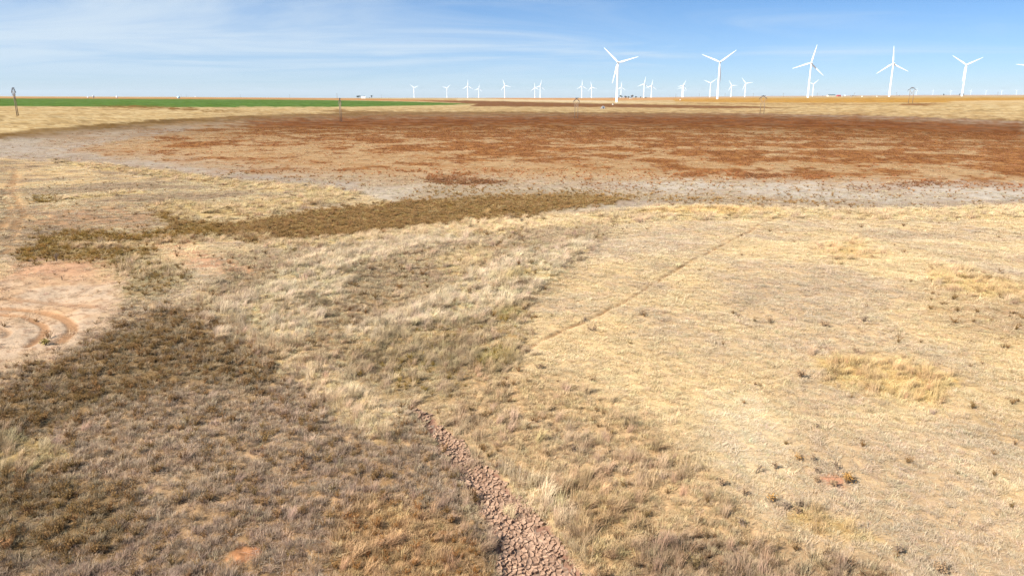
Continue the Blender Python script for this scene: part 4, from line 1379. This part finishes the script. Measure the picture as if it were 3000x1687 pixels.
# grey pump shed below the middle turbines
p = at(1767, 319)
t_ = thing('pump_shed', 'small grey metal shed with a dark doorway right of the middle power pole', 'shed', p, R(8))
s_ = MB()
s_.box(-1.5, 1.5, -1.2, 1.2, -0.3, 1.7)
i = len(s_.v)
s_.v += [(-1.5, -1.2, 1.7), (1.5, -1.2, 1.7), (0, -1.2, 2.5), (-1.5, 1.2, 1.7), (1.5, 1.2, 1.7), (0, 1.2, 2.5)]
s_.f += [(i, i + 1, i + 2), (i + 5, i + 4, i + 3)]
obj('wall', s_.mesh('wall', 'galv'), t_)
for q in (-1, 1):
    obj('roof_panel', MB().beam((q * 1.75, 0, 1.62), (0, 0, 2.62), 2.7, 0.08).mesh('roof_panel', 'galv'), t_)
obj('doorway', MB().box(-0.35, 0.45, -1.24, -1.203, 0, 1.4).mesh('doorway', 'glass'), t_)
obj('pipe', MB().tube((1.9, -0.5, 0.25), (2.6, -0.5, 0.9), 0.12).tube((2.6, -0.5, 0.9), (2.9, -0.5, 0.2), 0.12).mesh('pipe', 'roofred'), t_)
obj('trough', MB().box(-3.2, -1.7, -0.6, 0.6, 0, 0.5).mesh('trough', 'galv'), t_)

# ------------------------------------------------------------------ single dead weeds standing out of the grass
def weed(u, v, h, spread, lean, label, seedm='seed', n=9, heads=4, twigs=True):
    rd = random.Random(int(u * 3 + v))
    q = at(u, v)
    q.z = gz(q.x, q.y)
    t_ = thing('dead_weed', label, 'weed', q, 0.0, 'dead weeds standing out of the grass')
    st = MB()
    lv, lf = [], []
    for k in range(n):
        a1 = rd.uniform(0, 6.28)
        tip = Vector((spread * math.cos(a1) * rd.uniform(0.3, 1) + lean[0] * h, spread * math.sin(a1) * rd.uniform(0.3, 1) + lean[1] * h, h * rd.uniform(0.6, 1)))
        mid = tip * 0.5 + Vector((rd.gauss(0, 0.03), rd.gauss(0, 0.03), h * 0.08))
        st.tube((rd.gauss(0, 0.015), rd.gauss(0, 0.015), -0.03), mid, 0.010, 0.008, 4)
        st.tube(mid, tip, 0.008, 0.005, 4)
        ends = [tip]
        for _ in range(2):
            e = mid + (tip - mid) * rd.uniform(0.1, 0.7) + Vector((rd.gauss(0, 1), rd.gauss(0, 1), abs(rd.gauss(0, 1)))) * 0.14 * h
            st.tube(mid + (tip - mid) * 0.1, e, 0.006, 0.004, 4)
            ends.append(e)
        for e in ends:
            for _ in range(heads):
                c_ = e + Vector((rd.gauss(0, 1), rd.gauss(0, 1), rd.gauss(0, 1))) * 0.045
                e1 = Vector((rd.gauss(0, 1), rd.gauss(0, 1), rd.gauss(0, 1))).normalized() * rd.uniform(0.02, 0.04)
                e2 = e1.orthogonal().normalized() * rd.uniform(0.012, 0.022)
                i = len(lv)
                lv += [tuple(c_ - e1), tuple(c_ + e2), tuple(c_ + e1), tuple(c_ - e2)]
                lf.append((i, i + 1, i + 2, i + 3))
    obj('stems', st.mesh('stems', 'twig'), t_)
    if lv:
        mh = bpy.data.meshes.new('seed_heads')
        mh.from_pydata(lv, [], lf)
        mh.materials.append(M[seedm])
        obj('seed_heads', mh, t_)


W = [
    (2213, 1385, 0.45, 0.15, (0.6, 0.3), 'dark fan shaped dead weed leaning right, left of the bare red patch at right', 'twig', 6, 3),
    (2453, 1378, 0.62, 0.10, (-0.25, 0.2), 'tall dark forked dead weed standing just above the bare red patch', 'twig', 6, 3),
    (2481, 1412, 0.5, 0.32, (0, 0), 'dense orange brown weed at the right rim of the bare red patch', 'seedo', 22, 8),
    (2440, 1422, 0.25, 0.22, (0, 0), 'low brown weed on the lower rim of the bare red patch', 'seed', 12, 6),
    (2393, 1412, 0.3, 0.16, (0, 0), 'small brown weed at the left rim of the bare red patch', 'seed', 10, 5),
    (2393, 1384, 0.3, 0.2, (0.2, 0), 'small dark weed at the upper left of the bare red patch', 'twig', 8, 4),
    (2258, 1468, 0.42, 0.2, (0, 0), 'brown weed with an orange base below the dark fan shaped weed', 'seedo', 12, 5),
    (2301, 1490, 0.32, 0.18, (0, 0), 'small very dark weed lower left of the bare red patch', 'twig', 9, 6),
    (2342, 1480, 0.3, 0.22, (0, 0), 'low spreading dark weed below the bare red patch', 'twig', 9, 5),
    (2336, 1502, 0.3, 0.2, (0, 0), 'small brown weed nearest the yellow grass strip at lower right', 'seed', 9, 5),
    (2113, 1424, 0.32, 0.3, (0, 0), 'low grey brown weed left of the dark fan shaped weed', 'seed', 12, 5),
    (2181, 1450, 0.3, 0.2, (0, 0), 'small brown weed below left of the dark fan shaped weed', 'seed', 9, 5),
    (2271, 1374, 0.4, 0.18, (0, 0), 'pale brown upright weed right of the dark fan shaped weed', 'seed', 10, 4),
    (2340, 1350, 0.3, 0.2, (0, 0), 'reddish weed above left of the bare red patch', 'seedo', 10, 5),
    (2382, 1352, 0.42, 0.14, (-0.1, 0), 'upright brown weed above the bare red patch, left of the forked one', 'seed', 8, 4),
    (2171, 1528, 0.3, 0.2, (0, 0), 'small dark weed in the greyish grass at the lower right of centre', 'twig', 9, 5),
    (2258, 940, 0.4, 0.5, (0, 0), 'low dark weed on the pale grass at upper right, leftmost of three', 'seed', 12, 6),
    (2413, 960, 0.5, 0.7, (0, 0), 'wide brown weed on the pale grass at upper right, middle of three', 'seed', 18, 7),
    (2530, 952, 0.6, 0.6, (0, 0), 'dark weed on the pale grass at upper right, rightmost of three', 'twig', 16, 6),
    (2510, 1034, 0.35, 0.4, (0, 0), 'low brown weed just left of the tall yellow grass patch at right', 'seed', 12, 6),
    (2345, 1104, 0.42, 0.5, (0, 0), 'round dark brown weed standing alone on the pale grass right of centre', 'seed', 20, 8),
    (2630, 1618, 0.35, 0.16, (0, 0), 'small black weed near the bottom right', 'twig', 12, 6),
    (2755, 1672, 0.4, 0.4, (0, 0), 'green brown weed cut by the bottom edge at right', 'seed', 16, 7),
    (2391, 1262, 0.3, 0.12, (0.1, 0), 'thin dark stem far above the bare red patch', 'twig', 5, 3),
    (1576, 1084, 0.35, 0.5, (0, 0), 'low olive weed at the end of the cattle trail, near the centre', 'seed', 14, 6),
    (1733, 970, 0.3, 0.6, (0, 0), 'low brown weed beside the cattle trail, lower of two', 'seed', 12, 6),
    (1711, 942, 0.35, 0.5, (0, 0), 'low brown weed on the cattle trail, upper of two', 'twig', 12, 5),
    (1883, 930, 0.35, 0.55, (0, 0), 'brown weed right of the cattle trail', 'seed', 12, 6),
    (1682, 1322, 0.3, 0.2, (0, 0), 'small black weed in the tan grass right of the mud channel', 'twig', 10, 5),
    (135, 1012, 0.4, 0.45, (0, 0), 'yellow green bush on bare soil beside the tyre tracks', 'seedy', 22, 9),
    (170, 1034, 0.5, 0.2, (0.2, 0.3), 'thin bare twig on the soil below the tyre tracks', 'twig', 4, 1),
    (182, 820, 0.5, 0.4, (0.3, 0), 'dark twiggy weed alone on the bare soil at left', 'twig', 7, 3),
    (167, 768, 1.0, 0.35, (0, 0), 'dark upright bush in the weed band above the bare soil', 'twig', 16, 7),
    (1530, 652, 0.8, 0.6, (0, 0), 'dark round weed at the top of the short trail on the yellow ridge', 'twig', 20, 8),
]
for u, v, h, sp, ln, lab, sm, n, hd in W:
    weed(u, v, h * 0.6, sp * 0.45, ln, lab, sm, max(4, int(n * 0.7)), max(2, int(hd * 0.7)))

# ------------------------------------------------------------------ air
hm = bpy.data.materials.new('pale_air')
hm.use_nodes = True
ht = hm.node_tree
for q in list(ht.nodes):
    if q.type != 'OUTPUT_MATERIAL':
        ht.nodes.remove(q)
pv = ht.nodes.new('ShaderNodeVolumePrincipled')
pv.inputs['Color'].default_value = (0.80, 0.88, 1.0, 1)
pv.inputs['Density'].default_value = 2.0e-5
ht.links.new(pv.outputs[0], ht.nodes['Material Output'].inputs['Volume'])
hme = MB().box(-19800, 19800, -19800, 19800, -46, 150).mesh('haze', hm)
ho = obj('haze', hme)
ho['kind'] = 'stuff'
ho['label'] = 'thin pale haze filling the air over the plain'
ho.display_type = 'WIRE'
